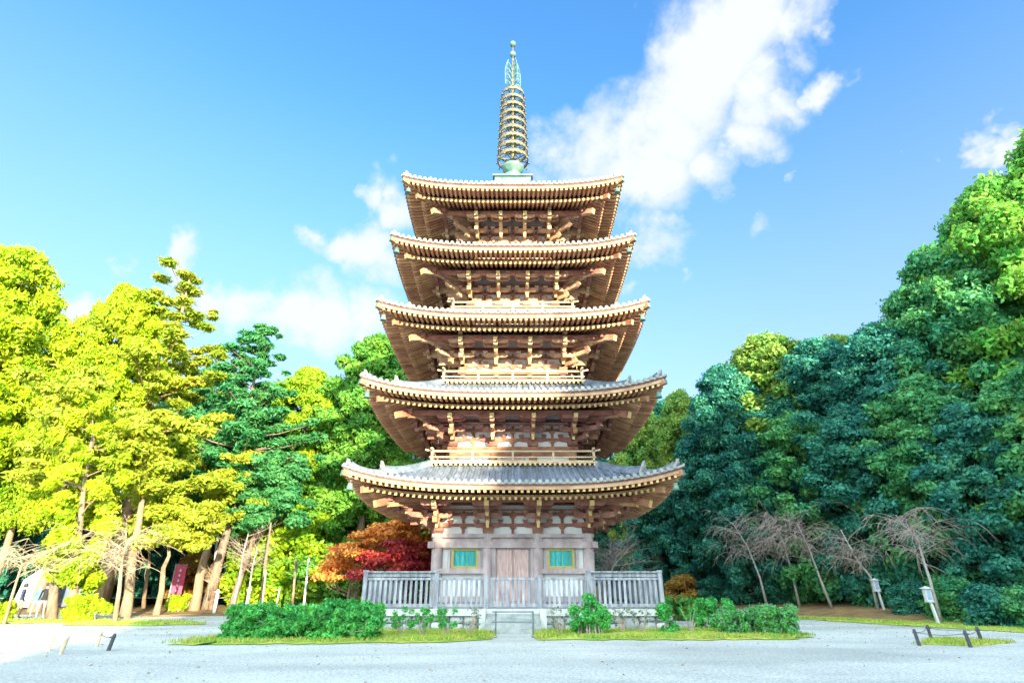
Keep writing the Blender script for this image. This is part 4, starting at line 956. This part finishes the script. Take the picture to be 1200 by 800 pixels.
# low iron barrier before the steps
br_ = empty('low_iron_barrier', (.05, 20.6, 0)); tag(br_, 'low grey iron pipe barrier in front of the stone steps', 'barrier')
for x in (-.62, .62): q = MB(); q.tube([(x, 0, -.05), (x, 0, .78)], .028, 8); q.lathe([(.05, 0), (.05, .03), (.03, .05)], 10, (x, 0, 0)); q.build('post', 'iron', br_)
for z in (.46, .76): q = MB(); q.tube([(-.75, 0, z), (.62, 0, z)], .020, 8); q.build('rail', 'iron', br_)
# banner
p = at(205, 700, 47); z = HH(p.x, 47); rt = empty('vertical_banner', (p.x, 47, z)); tag(rt, 'pink vertical cloth banner on a pole among the left trunks', 'banner')
q = MB(); q.tube([(-.5, 0, -.05), (-.5, 0, 3.1)], .03, 8); q.tube([(-.5, 0, 3.0), (.45, 0, 3.0)], .02, 6); q.build('pole', 'post', rt)
q = MB(); n_ = 12
vs = []
for i in range(n_+1):
    z_ = .9+i*2.05/n_
    for j in range(4): vs.append((-.45+j*.29, .05*math.sin(i*.9+j), z_))
q.add(vs, [(i*4+j, i*4+j+1, (i+1)*4+j+1, (i+1)*4+j) for i in range(n_) for j in range(3)])
fb_ = q.build('cloth', 'pink', rt); sm = fb_.modifiers.new('thick', 'SOLIDIFY'); sm.thickness = .01
q = MB()
for i in range(5): q.box((.0, -.075, 1.15+i*.36), (.12, .01, .16))
q.build('white_marks', 'white', rt)
# tent
for (px, Y, w_, lab) in [(49,44,2.2,'white and pale blue tarpaulin tent behind the strolling people'),(68,46,1.6,'smaller pale blue tarpaulin tent just right of the larger one')]:
    p = at(px, 705, Y); z = HH(p.x, Y); rt = empty('tarpaulin_tent', (p.x, Y, z)); q = MB(); h1, h2 = 1.9, 3.0
    q.add([(-w_/2,-1.2,.1),(w_/2,-1.2,.1),(w_/2*.8,-1.1,h1),(-w_/2*.8,-1.1,h1),(-w_/2,1.2,.1),(w_/2,1.2,.1),(w_/2*.8,1.1,h1),(-w_/2*.8,1.1,h1),(0,-.4,h2),(0,.4,h2)],
          [(0,1,2,3),(1,5,6,2),(5,4,7,6),(4,0,3,7),(3,2,8),(6,7,9),(2,6,9,8),(7,3,8,9)]); q.build('cover', 'tarp', rt)
    for sx in (-1, 1): q = MB(); q.tube([(sx*w_/2, -1.22, -.05), (sx*w_/2*.8, -1.12, h1)], .025, 6); q.build('pole', 'post', rt)
    tag(rt, lab, 'tent')
# ------------------------------------------------------------------ people
def person(px, py, Y, top, legs, label, hair, seed, rz=0.3, hgt=1.65, stride=.16):
    p = gp(px, py); p = at(px, py, Y); root = empty('person', (p.x, Y, 0), rz); s = hgt/1.7
    J = {'pel':(0,0,.93,.135),'wa':(0,0,1.08,.125),'ch':(0,.01,1.28,.15),'sh':(0,.01,1.40,.12),'ne':(0,-.01,1.49,.055),'he':(0,-.03,1.57,.085),'hd':(0,-.03,1.64,.09),
         'hl':(-.10,0,.88,.105),'kl':(-.10,-stride*.8,.50,.07),'al':(-.10,-stride*.5,.09,.045),'tl':(-.10,-stride*.5-.16,.03,.035),
         'hr':(.10,0,.88,.105),'kr':(.10,stride*.2,.49,.07),'ar':(.10,stride*1.4,.11,.045),'tr':(.10,stride*1.4-.15,.03,.035),
         'sl':(-.19,.01,1.38,.065),'el':(-.25,.05,1.10,.05),'wl':(-.24,-.06,.88,.035),'fl':(-.24,-.09,.79,.03),'sr':(.19,.01,1.38,.065),'er':(.25,.04,1.10,.05),'wr':(.24,-.10,.90,.035),'fr':(.24,-.13,.81,.03)}
    K = list(J); E = [('pel','wa'),('wa','ch'),('ch','sh'),('sh','ne'),('ne','he'),('he','hd'),('pel','hl'),('hl','kl'),('kl','al'),('al','tl'),('pel','hr'),('hr','kr'),('kr','ar'),('ar','tr'),('sh','sl'),('sl','el'),('el','wl'),('wl','fl'),('sh','sr'),('sr','er'),('er','wr'),('wr','fr')]
    me = bpy.data.meshes.new('body'); me.from_pydata([tuple(c*s for c in J[k][:3]) for k in K], [(K.index(a_), K.index(b_)) for a_, b_ in E], [])
    tmp = bpy.data.objects.new('tmp', me); COL.objects.link(tmp); sk = tmp.modifiers.new('s', 'SKIN'); sv = me.skin_vertices[0].data
    for i, k in enumerate(K): sv[i].radius = (J[k][3]*s, J[k][3]*s*.85)
    sv[0].use_root = True; sub_ = tmp.modifiers.new('u', 'SUBSURF'); sub_.levels = 2; sub_.render_levels = 2
    bpy.context.view_layer.update(); ev = tmp.evaluated_get(bpy.context.evaluated_depsgraph_get()); m2 = bpy.data.meshes.new_from_object(ev); bpy.data.objects.remove(tmp)
    for mm in ('skin', top, legs, 'black'): m2.materials.append(M[mm])
    for f in m2.polygons:
        c = f.center/s; f.use_smooth = True
        f.material_index = 0 if c.z > 1.47 or (abs(c.x) > .19 and c.z < .87 and c.z > .7) else (1 if c.z > .9 else (2 if c.z > .09 else 3))
    o = bpy.data.objects.new('body', m2); COL.objects.link(o); o.parent = root
    h = MB(); h.lathe([(.03,.115),(.075,.095),(.105,.04),(.11,-.02),(.10,-.08),(.06,-.10)], 14, (0,.005*s,1.66*s)); h.build('hair' if hair != 'hatp' else 'hat', hair, root, smooth=True)
    tag(root, label, 'person', 'people strolling at the left'); return root
person(19, 722, 33, 'navy', 'beige', 'person in dark top and beige trousers walking alone at the far left', 'hairg', 1, 2.2)
person(38, 722, 33, 'bluecl', 'palecl', 'person in blue top and pale trousers walking beside one in black', 'hatp', 2, .2, 1.58)
person(45.5, 723, 31.5, 'black', 'palecl', 'person in black jacket and pale trousers left of the lime bush', 'hairg', 3, .3, 1.68)
